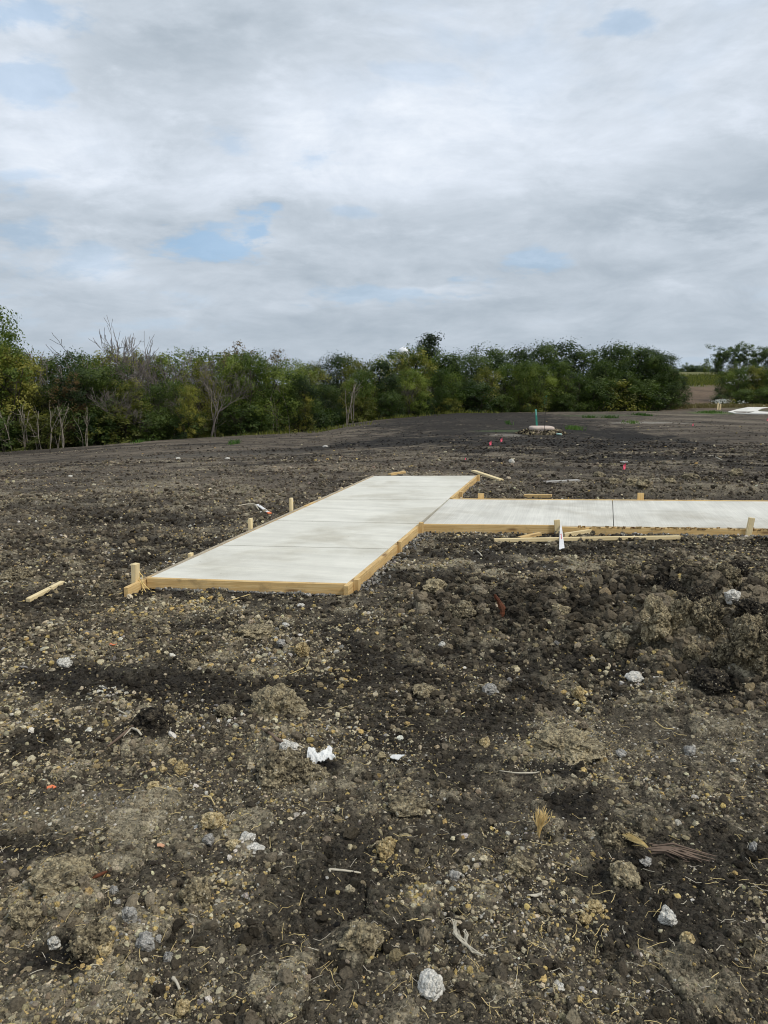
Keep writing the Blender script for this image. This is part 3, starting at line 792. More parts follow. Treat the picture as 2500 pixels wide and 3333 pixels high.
# ------------------------------------------------------------------ loose timber
def loose(u0, v0, u1, v1, W, H, mat, label, name='loose_board', cat='board', lift0=0.0, lift1=0.0, **k):
    p0 = onplane(u0, v0, smoothz_at(u0, v0)); p1 = onplane(u1, v1, smoothz_at(u1, v1))
    z0 = max(hgt(*lerp(p0, p1, s).xy) for s in (0, .1, .25)); z1 = max(hgt(*lerp(p0, p1, s).xy) for s in (.75, .9, 1))
    p0.z = z0 + lift0 - .006; p1.z = z1 + lift1 - .006
    o = board_between(name, p0, p1, W, H, mat, None, None, **k)
    return tag(o, label, cat)
def smoothz_at(u, v):
    p = at(u, v); return p.z
loose(92, 1962, 205, 1902, .038, .030, MAT_PALEPINE, 'short pale pine stick lying alone on the dark soil left of the path')
loose(1608, 1760, 2212, 1760, .040, .038, MAT_PALEPINE, 'long pale lath lying on the soil in front of the side walk', warp=.01)
loose(1690, 1756, 1758, 1746, .05, .035, MAT_PINE, 'short offcut of pine half buried between the long lath and the side walk', lift1=.015)
loose(1836, 1748, 1958, 1740, .03, .085, MAT_PALEPINE, 'wedge shaped pine offcut on edge behind the long lath', lift0=-.05, lift1=.012)
loose(1540, 1537, 1632, 1566, .085, .038, MAT_PALEPINE, 'pale pine board lying askew past the far right corner of the path')
loose(1268, 1548, 1316, 1538, .085, .038, MAT_PINE, 'pine offcut sticking out behind the far end of the path')
loose(1772, 1574, 1884, 1564, .11, .03, MAT_GREYWOOD, 'flat weathered grey board lying on the soil behind the side walk')
loose(1706, 1618, 1796, 1620, .07, .045, MAT_PINE, 'pine board lying close behind the back form of the side walk')
# whitewashed lath with a red mark leaning on the form board
p0 = onplane(1829, 1788, .02); p0.z = hgt(p0.x, p0.y) + .005
tw = solve_t(W_A, W_B, 1822); p1 = lerp(W_A, W_B, tw) + nW * .07; p1.z = .095
ws = board_between('survey_lath', p0, p1, .056, .010, MAT_WHITEPAINT, taper=.65, seg=8)
tag(ws, 'whitewashed survey lath with a red mark leaning across the long pale lath', 'survey stake')
L = (p1 - p0).length
mk = Acc()
def strip(a, b2, w, z=.0115):
    a = Vector(a); b2 = Vector(b2); d = (b2 - a).normalized(); n = Vector((-d.y, d.x, 0)) * w / 2
    mk.add([(a + n)[:] [:2] + (z,), (b2 + n)[:][:2] + (z,), (b2 - n)[:][:2] + (z,), (a - n)[:][:2] + (z,),
            (a + n)[:][:2] + (z - .002,), (b2 + n)[:][:2] + (z - .002,), (b2 - n)[:][:2] + (z - .002,), (a - n)[:][:2] + (z - .002,)],
           [(3, 2, 1, 0), (4, 5, 6, 7), (0, 1, 5, 4), (2, 3, 7, 6), (1, 2, 6, 5), (3, 0, 4, 7)])
strip((L * .40, 0, 0), (L * .62, 0, 0), .006); strip((L * .60, 0, 0), (L * .57, .010, 0), .005); strip((L * .40, -.009, 0), (L * .40, .009, 0), .005)
mo = link('painted_mark', mk.mesh('painted_mark', MAT_REDPAINT), ws)
# twine at the corner
tw_ = Acc()
c0 = pA - eL * .08
for (pts) in ([(-.02, .03, .12), (.0, -.03, .095), (.03, -.06, .04), (.07, -.09, .012)], [(-.05, .02, .096), (.02, -.045, .075), (.10, -.09, .02), (.14, -.11, .012)],
              [(.0, -.05, .03), (-.04, -.09, .012), (-.10, -.12, .008), (-.16, -.15, .01)], [(.02, -.05, .02), (.04, -.12, .01), (.06, -.17, .012)], [(-.03, .03, .16), (.02, -.02, .115), (.03, -.05, .08)]):
    P = [(c0.x + a, c0.y + b2, c) for a, b2, c in pts]
    P = np.array([[np.interp(s, range(len(P)), [q[i] for q in P]) for i in range(3)] for s in np.linspace(0, len(P) - 1, 9)])
    P += RNG.normal(0, .003, P.shape); v, f = tube(P, .0035, 4); tw_.add(v, f)
tag(link('twine', tw_.mesh('twine', MAT_TWINE)), 'frayed yellow twine tied round the near left corner of the form', 'twine')
# white strip with orange end, left of the path
def polyline(name, pxs, rad, mat, label, cat, lift=.01, sides=6, parent=None):
    P = np.array([list(at(u, v, lift)) for u, v in pxs])
    s = np.linspace(0, len(P) - 1, 4 * len(P)); Q = np.stack([np.interp(s, range(len(P)), P[:, i]) for i in range(3)], 1)
    Q[1:-1] = (Q[:-2] + 2 * Q[1:-1] + Q[2:]) / 4
    r_ = np.interp(np.linspace(0, 1, len(Q)), np.linspace(0, 1, len(np.atleast_1d(rad))), np.atleast_1d(rad))
    v, f = tube(Q, r_, sides); o = link(name, npmesh(name, v, f, mat, True), parent)
    if label: tag(o, label, cat)
    return o
wl = loose(838, 1652, 878, 1672, .045, .012, MAT_WHITEPAINT, 'white painted lath with an orange tip on the soil left of the path', 'survey_lath', 'survey stake', lift0=.01)
tip = bmobj('painted_tip', board_bm(.07, .050, .016, seg=1), MAT_ORANGE, wl); tip.location = ((onplane(878, 1672) - onplane(838, 1652)).length - .06, 0, -.002)
polyline('stick', [(775, 1655), (800, 1649), (830, 1648), (842, 1656)], [.006, .009, .008], MAT_PALESTRAW, 'bleached bent twig touching the orange tipped lath', 'stick', .015)
polyline('stick', [(655, 1630), (640, 1612), (628, 1622)], [.006, .006], MAT_TAUPE, 'thin bent twig on the bare soil left of the far stakes', 'stick', .02)

# ------------------------------------------------------------------ survey stakes and flags
def survey_stake(u, vb, vt, label, tip=None, mat=MAT_PEACH, tilt=.03, w=.045, group='survey stakes along the field edge'):
    p = at(u, vb); p.z = float(gz(p.x, p.y)[0]); dist = p.y
    h = (vb - vt) / FPX * dist
    r = empty('survey_stake', p, label, 'survey stake', group)
    upright('stake', Vector((0, 0, 0)), h, max(w, .0020 * dist), .02, random.uniform(-.5, .5), mat, r, None, tilt, random.uniform(0, 6))
    if tip: 
        o = upright('painted_top', Vector((0, 0, 0)), h + .004, max(w, .0020 * dist) * 1.12, .026, 0, tip, r, None, tilt, random.uniform(0, 6), bottom=h * .72)
        o.matrix_local = r.children[0].matrix_local.copy()
    return r
survey_stake(57, 1456, 1400, 'tallest orange topped lath at the left edge of the wood', MAT_ORANGE)
survey_stake(535, 1428, 1392, 'orange lath leaning at the wood edge beside the pale blue sheet', MAT_ORANGE, tilt=.08)
survey_stake(859, 1411, 1389, 'small peach lath below the yellowing trees', None, MAT_PALEPINE)
survey_stake(1174, 1369, 1353, 'pale lath on the ridge crest, left of a pair', None, MAT_PALEPINE)
survey_stake(1193, 1366, 1353, 'pale lath on the ridge crest, right of a pair', None, MAT_PALEPINE)
survey_stake(2336, 1334, 1312, 'left pale stake of a pair beside the far white pavement', None, MAT_PALEPINE)
survey_stake(2344, 1334, 1316, 'right pale stake of a pair beside the far white pavement', None, MAT_PALEPINE)
survey_stake(377, 1442, 1430, 'short bare stub of a lath at the wood edge', None, MAT_GREYWOOD)

def flag(u, v, size, label, lean=0.2):
    p = at(u, v + 8); d = p.y
    r = empty('marker_flag', p, label, 'marker flag', 'pink utility marker flags')
    px = d / FPX; H = 30 * px * size
    v_, f_ = tube([(0, 0, -.05), (lean * H * .5, 0, H * .5), (lean * H, 0, H)], max(.0015, px * .35), 4)
    link('wire', npmesh('wire', v_, f_, MAT_WIRE), r)
    w = 12 * px * size; hh = 18 * px * size
    n = 5; V = []; F = []
    for i in range(n):
        for j in range(n):
            s, q = i / (n - 1), j / (n - 1)
            V.append((lean * H - s * w * .8 + lean * .1, .25 * w * math.sin(s * 4 + q * 2), H - q * hh * (1 - .25 * s) - s * hh * .45))
    for i in range(n - 1):
        for j in range(n - 1): F.append((i * n + j, (i + 1) * n + j, (i + 1) * n + j + 1, i * n + j + 1))
    me = npmesh('flag', V, F, MAT_PINK); o = link('flag', me, r)
    o.modifiers.new('thickness', 'SOLIDIFY').thickness = .002
flag(2027, 1530, 1.0, 'pink marker flag just below the white scrap of paper, nearest of the flags')
flag(1593, 1450, .75, 'pink marker flag on bare soil left of the concrete box, lower left of two')
flag(1629, 1437, .70, 'pink marker flag left of the concrete box, upper right of two')
flag(2253, 1384, .45, 'tiny pink flag on the open soil in front of the far white pavement')
flag(2496, 1366, .45, 'tiny pink flag at the right edge below the far white pavement')
flag(1512, 1492, .35, 'low pink flag scrap on the clods behind the path')

# ------------------------------------------------------------------ rocks and clods
def rock_mesh(name, mat, seed, sub=3, rough=.35, flat_=1.0, facet=.5, fine_=.10):
    bm = bmesh.new(); bmesh.ops.create_icosphere(bm, subdivisions=sub, radius=1)
    o = Vector((seed * 3.1, seed * 1.7, seed * .9))
    for v in bm.verts:
        d = v.co.normalized()
        a = mnoise.noise(d * 1.1 + o) * rough * 1.2 + mnoise.noise(d * 2.4 + o) * rough * .6 + mnoise.fractal(d * 5 + o, .8, 2.3, 5) * fine_ * 1.6
        cell = mnoise.voronoi(d * 1.8 + o)[0]; a += facet * (cell[1] - cell[0]) * .35
        if fine_ > .08:
            c2 = mnoise.voronoi(d * 4.2 + o)[0]; c3 = mnoise.voronoi(d * 9 + o)[0]
            a += .16 * (min(c2[1] - c2[0], .35)) ** .5 - .05 + .05 * (min(c3[1] - c3[0], .3)) ** .5
        v.co = d * (1 + a - .1); v.co.z *= flat_
    me = bpy.data.meshes.new(name); bm.to_mesh(me); bm.free(); me.materials.append(mat)
    return me
ROCKS = []
def rock(u, v, wpx, mat, label, name='rock', cat='rock', hpx=None, sub=4, flat_=None, sink=.35, lift=0.0, seed=None, rough=.3, group=None):
    """rock centred at photo (u, v), wpx wide and hpx high in the photo"""
    p = at(u, v); dist = (p - cam.location).length; W = wpx / FPX * dist * .5
    hp = hpx or wpx * .7; Hh = hp / FPX * dist * .55
    me = rock_mesh(name, mat, seed or random.randint(1, 999), sub, rough * 1.1, facet=.45, fine_=.11 if name == 'dirt_clod' else .05)
    o = link(name, me, None, (p.x, p.y, p.z + Hh * (1 - sink) - Hh * .25 + lift), (0, 0, random.uniform(0, 6)))
    o.scale = (W, W * .85, Hh)
    if sink < .5: ROCKS.append((p.x, p.y, W * (.98 if name == 'rock' or mat is not MAT_CLOD else .75)))
    return tag(o, label, cat, group)
rock(2378, 2008, 46, MAT_CHALK, 'white chalky rock among the big tan clods of the heap on the right', hpx=44, lift=.05)
rock(1401, 3228, 88, MAT_CHALK, 'largest pale grey blocky stone near the bottom edge with straws beside it', hpx=60, rough=.2)
rock(984, 2136, 56, MAT_OCHRE, 'round pale ochre clod below the near end of the path', 'dirt_clod', 'dirt clod', hpx=44)
rock(918, 2112, 36, MAT_GREYSTONE, 'light grey stone left of the round ochre clod', hpx=26)
rock(213, 2175, 52, MAT_CHALK, 'cream rock alone in the black soil on the left', hpx=30)
rock(2062, 2210, 62, MAT_CHALK, 'flat long white stone on the smooth soil below the clod heap', hpx=24)
rock(1579, 2418, 34, MAT_OCHRE, 'small bright yellow clod right of the white paper scrap', 'dirt_clod', 'dirt clod', hpx=32)
rock(1440, 2108, 24, MAT_CHALK, 'small white stone below the mound of soil at the walkway corner', hpx=22)
rock(980, 1977, 26, MAT_CHALK, 'small white stone just below the near form board', hpx=17)
rock(930, 2047, 26, MAT_CHALK, 'small white stone in a loose cluster above the round ochre clod', hpx=14)
rock(937, 2442, 58, MAT_CHALK, 'cream stone touching the left of the crumpled white plastic', hpx=44)
rock(905, 2535, 60, MAT_OCHRE, 'pale ochre lump set in the cracked mound under the plastic', 'dirt_clod', 'dirt clod', hpx=44)
rock(940, 2515, 190, MAT_CLOD, 'broad cracked brown mound under the crumpled white plastic', 'dirt_clod', 'dirt clod', hpx=120, sub=5, sink=.75)
rock(590, 2510, 46, MAT_OCHRE, 'largest of three yellow clods in the left foreground', 'dirt_clod', 'dirt clod', hpx=38)
rock(530, 2512, 28, MAT_OCHRE, 'yellow clod leftmost of three in the left foreground', 'dirt_clod', 'dirt clod', hpx=24)
rock(561, 2482, 28, MAT_OCHRE, 'yellow clod topmost of three in the left foreground', 'dirt_clod', 'dirt clod', hpx=22)
rock(1880, 2268, 44, MAT_OCHRE, 'bright yellow crumbly clod in the middle right below the heap', 'dirt_clod', 'dirt clod', hpx=36)
rock(1895, 2280, 22, MAT_OCHRE, 'orange bit against the bright yellow crumbly clod', 'dirt_clod', 'dirt clod', hpx=18)
rock(640, 2925, 100, MAT_CLOD, 'pale cracked clod at lower left centre with small white stones on it', 'dirt_clod', 'dirt clod', hpx=80, sub=5)
rock(175, 3083, 34, MAT_CHALK, 'white chalk lump at lower left beside a straw', hpx=38)
rock(300, 3100, 100, MAT_CLOD, 'largest pale clod at lower left', 'dirt_clod', 'dirt clod', hpx=90, sub=5)
rock(345, 3115, 38, MAT_OCHRE, 'yellow lump on the right of the largest lower left clod', 'dirt_clod', 'dirt clod', hpx=34)
rock(372, 2897, 32, MAT_GREYSTONE, 'small grey stone left of the pale cracked clod', hpx=24)
rock(383, 2946, 18, MAT_GREYSTONE, 'tiny grey stone below the other small grey one', hpx=18)
rock(475, 3085, 60, MAT_GREYSTONE, 'light grey broken stone at lower left centre', hpx=46)
rock(515, 3068, 22, MAT_GREYSTONE, 'small grey stone right of the broken grey one', hpx=20)
rock(550, 3118, 34, MAT_GREYSTONE, 'grey stone end piece right of the broken grey one', hpx=28)
rock(425, 3025, 44, MAT_GREYSTONE, 'upper grey stone of the broken pieces at lower left', hpx=50)
rock(680, 2740, 40, MAT_GREYSTONE, 'grey stone left of the white chalk pair', hpx=28)
rock(806, 2735, 48, MAT_CHALK, 'upper white chalk stone of a pair in the left centre foreground', hpx=30)
rock(830, 2758, 56, MAT_CHALK, 'lower white chalk flake of a pair in the left centre foreground', hpx=20)
rock(760, 2752, 44, MAT_OCHRE, 'yellow clod left of the white chalk pair', 'dirt_clod', 'dirt clod', hpx=32)
rock(640, 2692, 20, MAT_CHALK, 'small round white pebble above the grey stone on the left', hpx=16)
rock(700, 2700, 64, MAT_OCHRE, 'crumbly yellow patch of clod above the grey stone', 'dirt_clod', 'dirt clod', hpx=36)
rock(1820, 3215, 34, MAT_CHALK, 'small smooth white stone near the bottom right of centre', hpx=18)
rock(2172, 3012, 50, MAT_CHALK, 'cream crumbly stone in the lower right', hpx=52)
rock(2235, 3088, 44, MAT_OCHRE, 'pale yellow clod in the lower right below the cream stone', 'dirt_clod', 'dirt clod', hpx=40)
rock(2450, 3105, 50, MAT_CLOD, 'brown grey clod at the right edge in the foreground', 'dirt_clod', 'dirt clod', hpx=40)
rock(1935, 2960, 50, MAT_OCHRE, 'orange yellow clod in the lower right centre', 'dirt_clod', 'dirt clod', hpx=28)
rock(1905, 2992, 40, MAT_OCHRE, 'cream yellow clod just below the orange yellow one', 'dirt_clod', 'dirt clod', hpx=26)
rock(1255, 2790, 60, MAT_OCHRE, 'tan clod in the centre foreground left of the dry grass', 'dirt_clod', 'dirt clod', hpx=64)
rock(1478, 2855, 34, MAT_GREYSTONE, 'grey stone in the centre foreground', hpx=28)
rock(1515, 2838, 22, MAT_OCHRE, 'small yellow lump right of the grey centre stone', 'dirt_clod', 'dirt clod', hpx=20)
rock(2100, 2830, 40, MAT_GREYSTONE, 'small grey stone below the lying dry grass head', hpx=18)
rock(2455, 2775, 34, MAT_GREYSTONE, 'grey stone at the right edge halfway down the foreground', hpx=26)
rock(1595, 2255, 60, MAT_GREYSTONE, 'grey lump half sunk in dark soil in the middle', hpx=34)
rock(2020, 2455, 40, MAT_GREYSTONE, 'light grey broken stones on the brown soil at right', hpx=24)
rock(2245, 2448, 44, MAT_GREYSTONE, 'white grey broken stone right of the other broken stones', hpx=26)
rock(2388, 2490, 18, MAT_CHALK, 'white pebble on the smooth brown soil at far right', hpx=14)
rock(500, 2590, 40, MAT_OCHRE, 'dull yellow clod under the three yellow clods', 'dirt_clod', 'dirt clod', hpx=20)
rock(945, 2490, 32, MAT_CHALK, 'small chalk chip below the crumpled plastic', hpx=18)
rock(80, 3000, 90, MAT_CLOD, 'tan clod at the left edge near the bottom', 'dirt_clod', 'dirt clod', hpx=70, sub=5)
rock(220, 2880, 180, MAT_CLOD, 'wide cracked tan clod above the largest lower left clod', 'dirt_clod', 'dirt clod', hpx=90, sub=5, sink=.6)
rock(1180, 3090, 110, MAT_CLOD, 'tan clod right of centre near the bottom with small lumps', 'dirt_clod', 'dirt clod', hpx=70, sub=5)
rock(590, 3290, 40, MAT_OCHRE, 'yellow clod at the bottom edge left of centre', 'dirt_clod', 'dirt clod', hpx=44)
# cluster in the middle (pale pebbles in one hump)
rock(1850, 2430, 230, MAT_CLOD, 'low cracked hump of soil with pale pebbles pressed into it', 'dirt_clod', 'dirt clod', hpx=80, sub=5, sink=.7)
rock(900, 2310, 200, MAT_CLOD, 'smooth cracked hump of pale brown soil left of centre', 'dirt_clod', 'dirt clod', hpx=120, sub=5, sink=.8)
# heap on the right: big clods
for (u, v, w, h, mt, lab) in [
    (2130, 2100, 120, 110, MAT_CLOD, 'big tan clod in the front row of the right heap, third from the edge'),
    (2215, 2075, 90, 100, MAT_CLOD, 'tall tan clod left of the black gap in the right heap'),
    (2300, 2080, 100, 110, MAT_CLOD, 'tan clod right of the black gap in the right heap'),
    (2265, 2000, 100, 80, MAT_DARKCLOD, 'dark broad clod behind the front row of the right heap'),
    (2190, 1965, 70, 60, MAT_DARKCLOD, 'black clod in the upper middle of the right heap'),
    (2300, 1925, 90, 70, MAT_CLOD, 'large tan clod near the top of the right heap'),
    (2365, 1955, 75, 60, MAT_CLOD, 'angular tan clod above the white rock'),
    (2480, 1945, 90, 60, MAT_CLOD, 'wide tan clod at the right edge, top of the heap'),
    (2440, 2180, 130, 150, MAT_CLOD, 'largest brown clod at the right edge, front of the heap'),
    (2500, 2170, 110, 150, MAT_CLOD, 'cracked brown clod cut by the right edge, front of the heap'),
    (2425, 2060, 90, 60, MAT_DARKCLOD, 'black clod just below the white rock'),
    (2490, 2060, 80, 60, MAT_DARKCLOD, 'black clod at the right edge level with the white rock'),
    (2230, 1910, 90, 50, MAT_CLOD, 'low tan clod left of the large one near the heap top'),
    (2150, 1930, 60, 50, MAT_DARKCLOD, 'dark clod upper left in the right heap'),
    (2060, 1900, 60, 44, MAT_CLOD, 'pale clod at the upper left end of the right heap'),
    (2250, 2150, 60, 50, MAT_CLOD, 'round brown clod in front of the black gap'),
    (2010, 2110, 70, 54, MAT_CLOD, 'brown clod at the lower left end of the right heap'),
    (2400, 1880, 80, 50, MAT_DARKCLOD, 'dark clod behind the heap near the bent twig'),
    (2350, 2160, 70, 60, MAT_CLOD, 'brown clod at the foot of the heap between two bigger ones'),
    (2350, 1890, 60, 40, MAT_CLOD, 'small tan clod behind the large one near the heap top')]:
    rock(u, v, w * .95, mt, lab, 'dirt_clod', 'dirt clod', h * 1.05, 5, sink=.2, rough=.42, lift=.012, group='big clods of the heap on the right')
for (u, v, w, h, mt, lab) in [
    (2310, 2235, 110, 60, MAT_DARKCLOD, 'black crumbling clod standing alone on the smooth soil below the heap'),
    (1420, 1930, 100, 60, MAT_CLOD, 'pale earthy lump at the top left of the soil mound by the walkway'),
    (1500, 2010, 90, 50, MAT_CLOD, 'brown earthy lump on the mound left of the red bark'),
    (1545, 1915, 70, 44, MAT_CLOD, 'light lump behind the mound, right of the path corner'),
    (500, 2370, 100, 70, MAT_DARKCLOD, 'black root clump with straws in the left middle'),
    (620, 2180, 60, 34, MAT_CLOD, 'tan clod left of the middle stone cluster'),
    (830, 2070, 110, 44, MAT_CLOD, 'wide brown clod cluster below the near form board'),
    (545, 2330, 40, 34, MAT_CLOD, 'pale clod just right of the black root clump'),
    (60, 1890, 90, 44, MAT_CLOD, 'pale cloddy lump at the left edge level with the loose stick'),
    (735, 2330, 70, 36, MAT_CLOD, 'grey brown clod in the dark soil left of centre'),
    (1380, 2255, 80, 40, MAT_CLOD, 'brown clod in the centre above the dark band'),
    (1330, 2640, 120, 60, MAT_CLOD, 'tan clod in the centre foreground above the tall straw'),
    (2010, 2740, 110, 60, MAT_CLOD, 'brown clod left of the lying dry grass head'),
    (2330, 2700, 70, 34, MAT_DARKCLOD, 'dark clod behind the lying dry grass head'),
    (1690, 2830, 80, 50, MAT_CLOD, 'brown clod below the dry grass tuft'),
    (2030, 2870, 90, 60, MAT_CLOD, 'cracked clod in the right centre foreground'),
    (1820, 2010, 60, 36, MAT_CLOD, 'tan lump right of the red bark'),
    (1985, 1845, 56, 30, MAT_CLOD, 'pale lump just in front of the long lath')]:
    rock(u, v, w, mt, lab, 'dirt_clod', 'dirt clod', h, 4, sink=.4, rough=.34)
for (u, v, w, h, lab) in [(2060, 1578, 60, 26, 'leftmost pale clod in the far row behind the side walk'), (2095, 1590, 50, 26, 'second clod of the far row, by the far stake'),
                          (2180, 1570, 40, 20, 'small clod in the middle of the far row behind the side walk'), (2250, 1560, 54, 22, 'low clod right of middle in the far row'),
                          (2395, 1548, 46, 24, 'tall pale clod near the right end of the far row'), (1950, 1552, 40, 20, 'dark clod at the left end of the far row'),
                          (2000, 1570, 46, 20, 'dark flat clod in front of the pink flag')]:
    rock(u, v, w, MAT_CLOD, lab, 'dirt_clod', 'dirt clod', h, 3, sink=.3, rough=.34, group='clods in the far row')
for (u, v, w, h, lab) in [(230, 1551, 16, 8, 'small white pebble on the far left soil'), (740, 1494, 18, 9, 'small white pebble far left of centre'), (580, 1494, 16, 8, 'white pebble on the far soil below the orange lath'),
                          (1060, 1455, 22, 8, 'white stone on the dark far streak'), (1665, 1508, 24, 18, 'pale stone on the soil behind the path'), (1190, 1648, 20, 10, 'white chip left of the path back')]:
    rock(u, v, w, MAT_CHALK, lab, 'rock', 'rock', h, 2)

# ------------------------------------------------------------------ scraps
def crumple(name, u, v, outline, mat, label, cat, hpx=30, seed=1, lift=.0):
    """crumpled sheet: outline in photo pixels round (u, v), lying on the ground and rising in folds"""
    c = at(u, v); k = c.length / FPX
    n = 26; xs = [p[0] for p in outline]; ys = [p[1] for p in outline]
    def inside(x, y):
        r = False; j = len(outline) - 1
        for i in range(len(outline)):
            (xi, yi), (xj, yj) = outline[i], outline[j]
            if (yi > y) != (yj > y) and x < (xj - xi) * (y - yi) / (yj - yi) + xi: r = not r
            j = i
        return r
    x0, x1, y0, y1 = min(xs), max(xs), min(ys), max(ys); V = []; ok = []
    for j in range(n):
        for i in range(n):
            a = x0 + (x1 - x0) * i / (n - 1); b2 = y0 + (y1 - y0) * j / (n - 1)
            q = Vector((a * .035 + seed, b2 * .035, seed * 1.3))
            rdg = 1 - abs(mnoise.noise(q * 1.2)) * 2.2; rdg2 = 1 - abs(mnoise.noise(q * 3.1)) * 2
            up = (y1 - b2) / (y1 - y0)
            V.append((a * k, up * (y1 - y0) * k * 1.1, (.006 + hpx * k * (.45 * max(rdg, 0) * .6 + .25 * rdg2 * .5 + .5 * up) * .8)))
            ok.append(inside(a, b2))
    F = [(j * n + i, j * n + i + 1, (j + 1) * n + i + 1, (j + 1) * n + i) for j in range(n - 1) for i in range(n - 1)
         if sum((ok[j * n + i], ok[j * n + i + 1], ok[(j + 1) * n + i + 1], ok[(j + 1) * n + i])) >= 3]
    used = sorted({i for f in F for i in f}); mp = {i: q for q, i in enumerate(used)}
    me = npmesh(name, [V[i] for i in used], [tuple(mp[i] for i in f) for f in F], mat, False)
    o = link(name, me, None, (c.x, c.y - (y1) * 0, c.z + lift)); o.modifiers.new('thickness', 'SOLIDIFY').thickness = .003
    return tag(o, label, cat)
crumple('plastic_scrap', 1035, 2500, [(-46, -58), (-18, -62), (-8, -30), (18, -40), (30, -60), (44, -54), (48, -32), (62, -14), (44, 2), (20, 2), (8, 16), (-18, 18), (-42, -8)], MAT_WHITE, 'crumpled white plastic sheet on the dark soil in the middle foreground', 'plastic scrap', 44, 3, .008)
crumple('paper_scrap', 1292, 2488, [(-26, -8), (-14, -20), (30, -20), (16, -6), (6, 6), (-12, 2)], MAT_WHITE, 'flat white paper scrap right of the crumpled plastic', 'paper scrap', 8, 8, .012)
crumple('paper_scrap', 2033, 1512, [(-14, -3), (-6, -6), (12, -6), (14, -2), (0, 3)], MAT_WHITE, 'white paper scrap above the nearest pink flag', 'paper scrap', 5, 5, .03)
crumple('plastic_sheet', 437, 1428, [(-20, -10), (-8, -18), (6, -6), (22, -4), (20, 0), (-16, 2)], MAT_BLUEBAG, 'pale blue plastic sheet lying at the wood edge', 'plastic sheet', 10, 6, .1)
crumple('plastic_scrap', 1572, 1334, [(-8, -2), (-4, -9), (6, -6), (4, 1)], MAT_WHITE, 'small white scrap at the foot of the trees, right one', 'plastic scrap', 6, 4, .1)
crumple('plastic_scrap', 1511, 1341, [(-8, -1), (-2, -5), (8, -4), (5, 1)], MAT_WHITE, 'small white scrap at the foot of the trees, left one', 'plastic scrap', 4, 2, .1)
crumple('plastic_scrap', 1950, 1328, [(-9, -2), (-5, -10), (5, -9), (9, -4), (4, 1)], MAT_WHITE, 'white bundle at the foot of the dark trees on the right', 'plastic scrap', 8, 7, .1)
crumple('plastic_scrap', 365, 2120, [(-10, -4), (0, -9), (14, -6), (6, 5), (-8, 4)], MAT_ORANGE, 'small orange plastic bit in the left middle soil', 'plastic scrap', 6, 2)
crumple('plastic_scrap', 165, 2578, [(-18, -6), (-4, -14), (14, -4), (6, 6), (-12, 8)], MAT_ORANGE, 'thin orange red scrap under a straw in the left foreground', 'plastic scrap', 4, 9)
crumple('leaf', 520, 2768, [(-14, -8), (0, -10), (16, -2), (12, 8), (-2, 2), (-10, 4)], MAT_PEACH, 'curled brown leaf in the left foreground', 'leaf', 6, 12)
crumple('leaf', 1740, 2920, [(-30, 2), (0, -4), (24, -8), (34, -22), (28, 0), (2, 8)], MAT_PALESTRAW, 'white curled leaf below the dry grass tuft', 'leaf', 10, 15)
# red bark
b0 = at(1632, 2010); b1 = at(1620, 1962)
bk = Acc(); N = 8; V = []
d0 = 46 / FPX * b0.length
for i in range(N):
    s = i / (N - 1); w = .018 * math.sin(math.pi * (.12 + .8 * s)) * (1 + .35 * math.sin(i * 2.3)) + .004
    for j, a in enumerate((-1, -.3, .5, 1)):
        V.append((w * a + .018 * math.sin(s * 4) - .03 * s, .03 * s + (.012 if j in (1, 2) else 0) * -1, .005 + .155 * s * (1 if j in (1, 2) else .97) + (.004 if i % 2 else 0)))
F = [(i * 4 + j, i * 4 + j + 1, (i + 1) * 4 + j + 1, (i + 1) * 4 + j) for i in range(N - 1) for j in range(3)]
bo = link('bark_strip', npmesh('bark_strip', V, F, MAT_BARK), None, (b0.x, b0.y, b0.z - .01)); bo.modifiers.new('thickness', 'SOLIDIFY').thickness = .008
tag(bo, 'reddish brown strip of bark standing in the soil mound', 'bark')

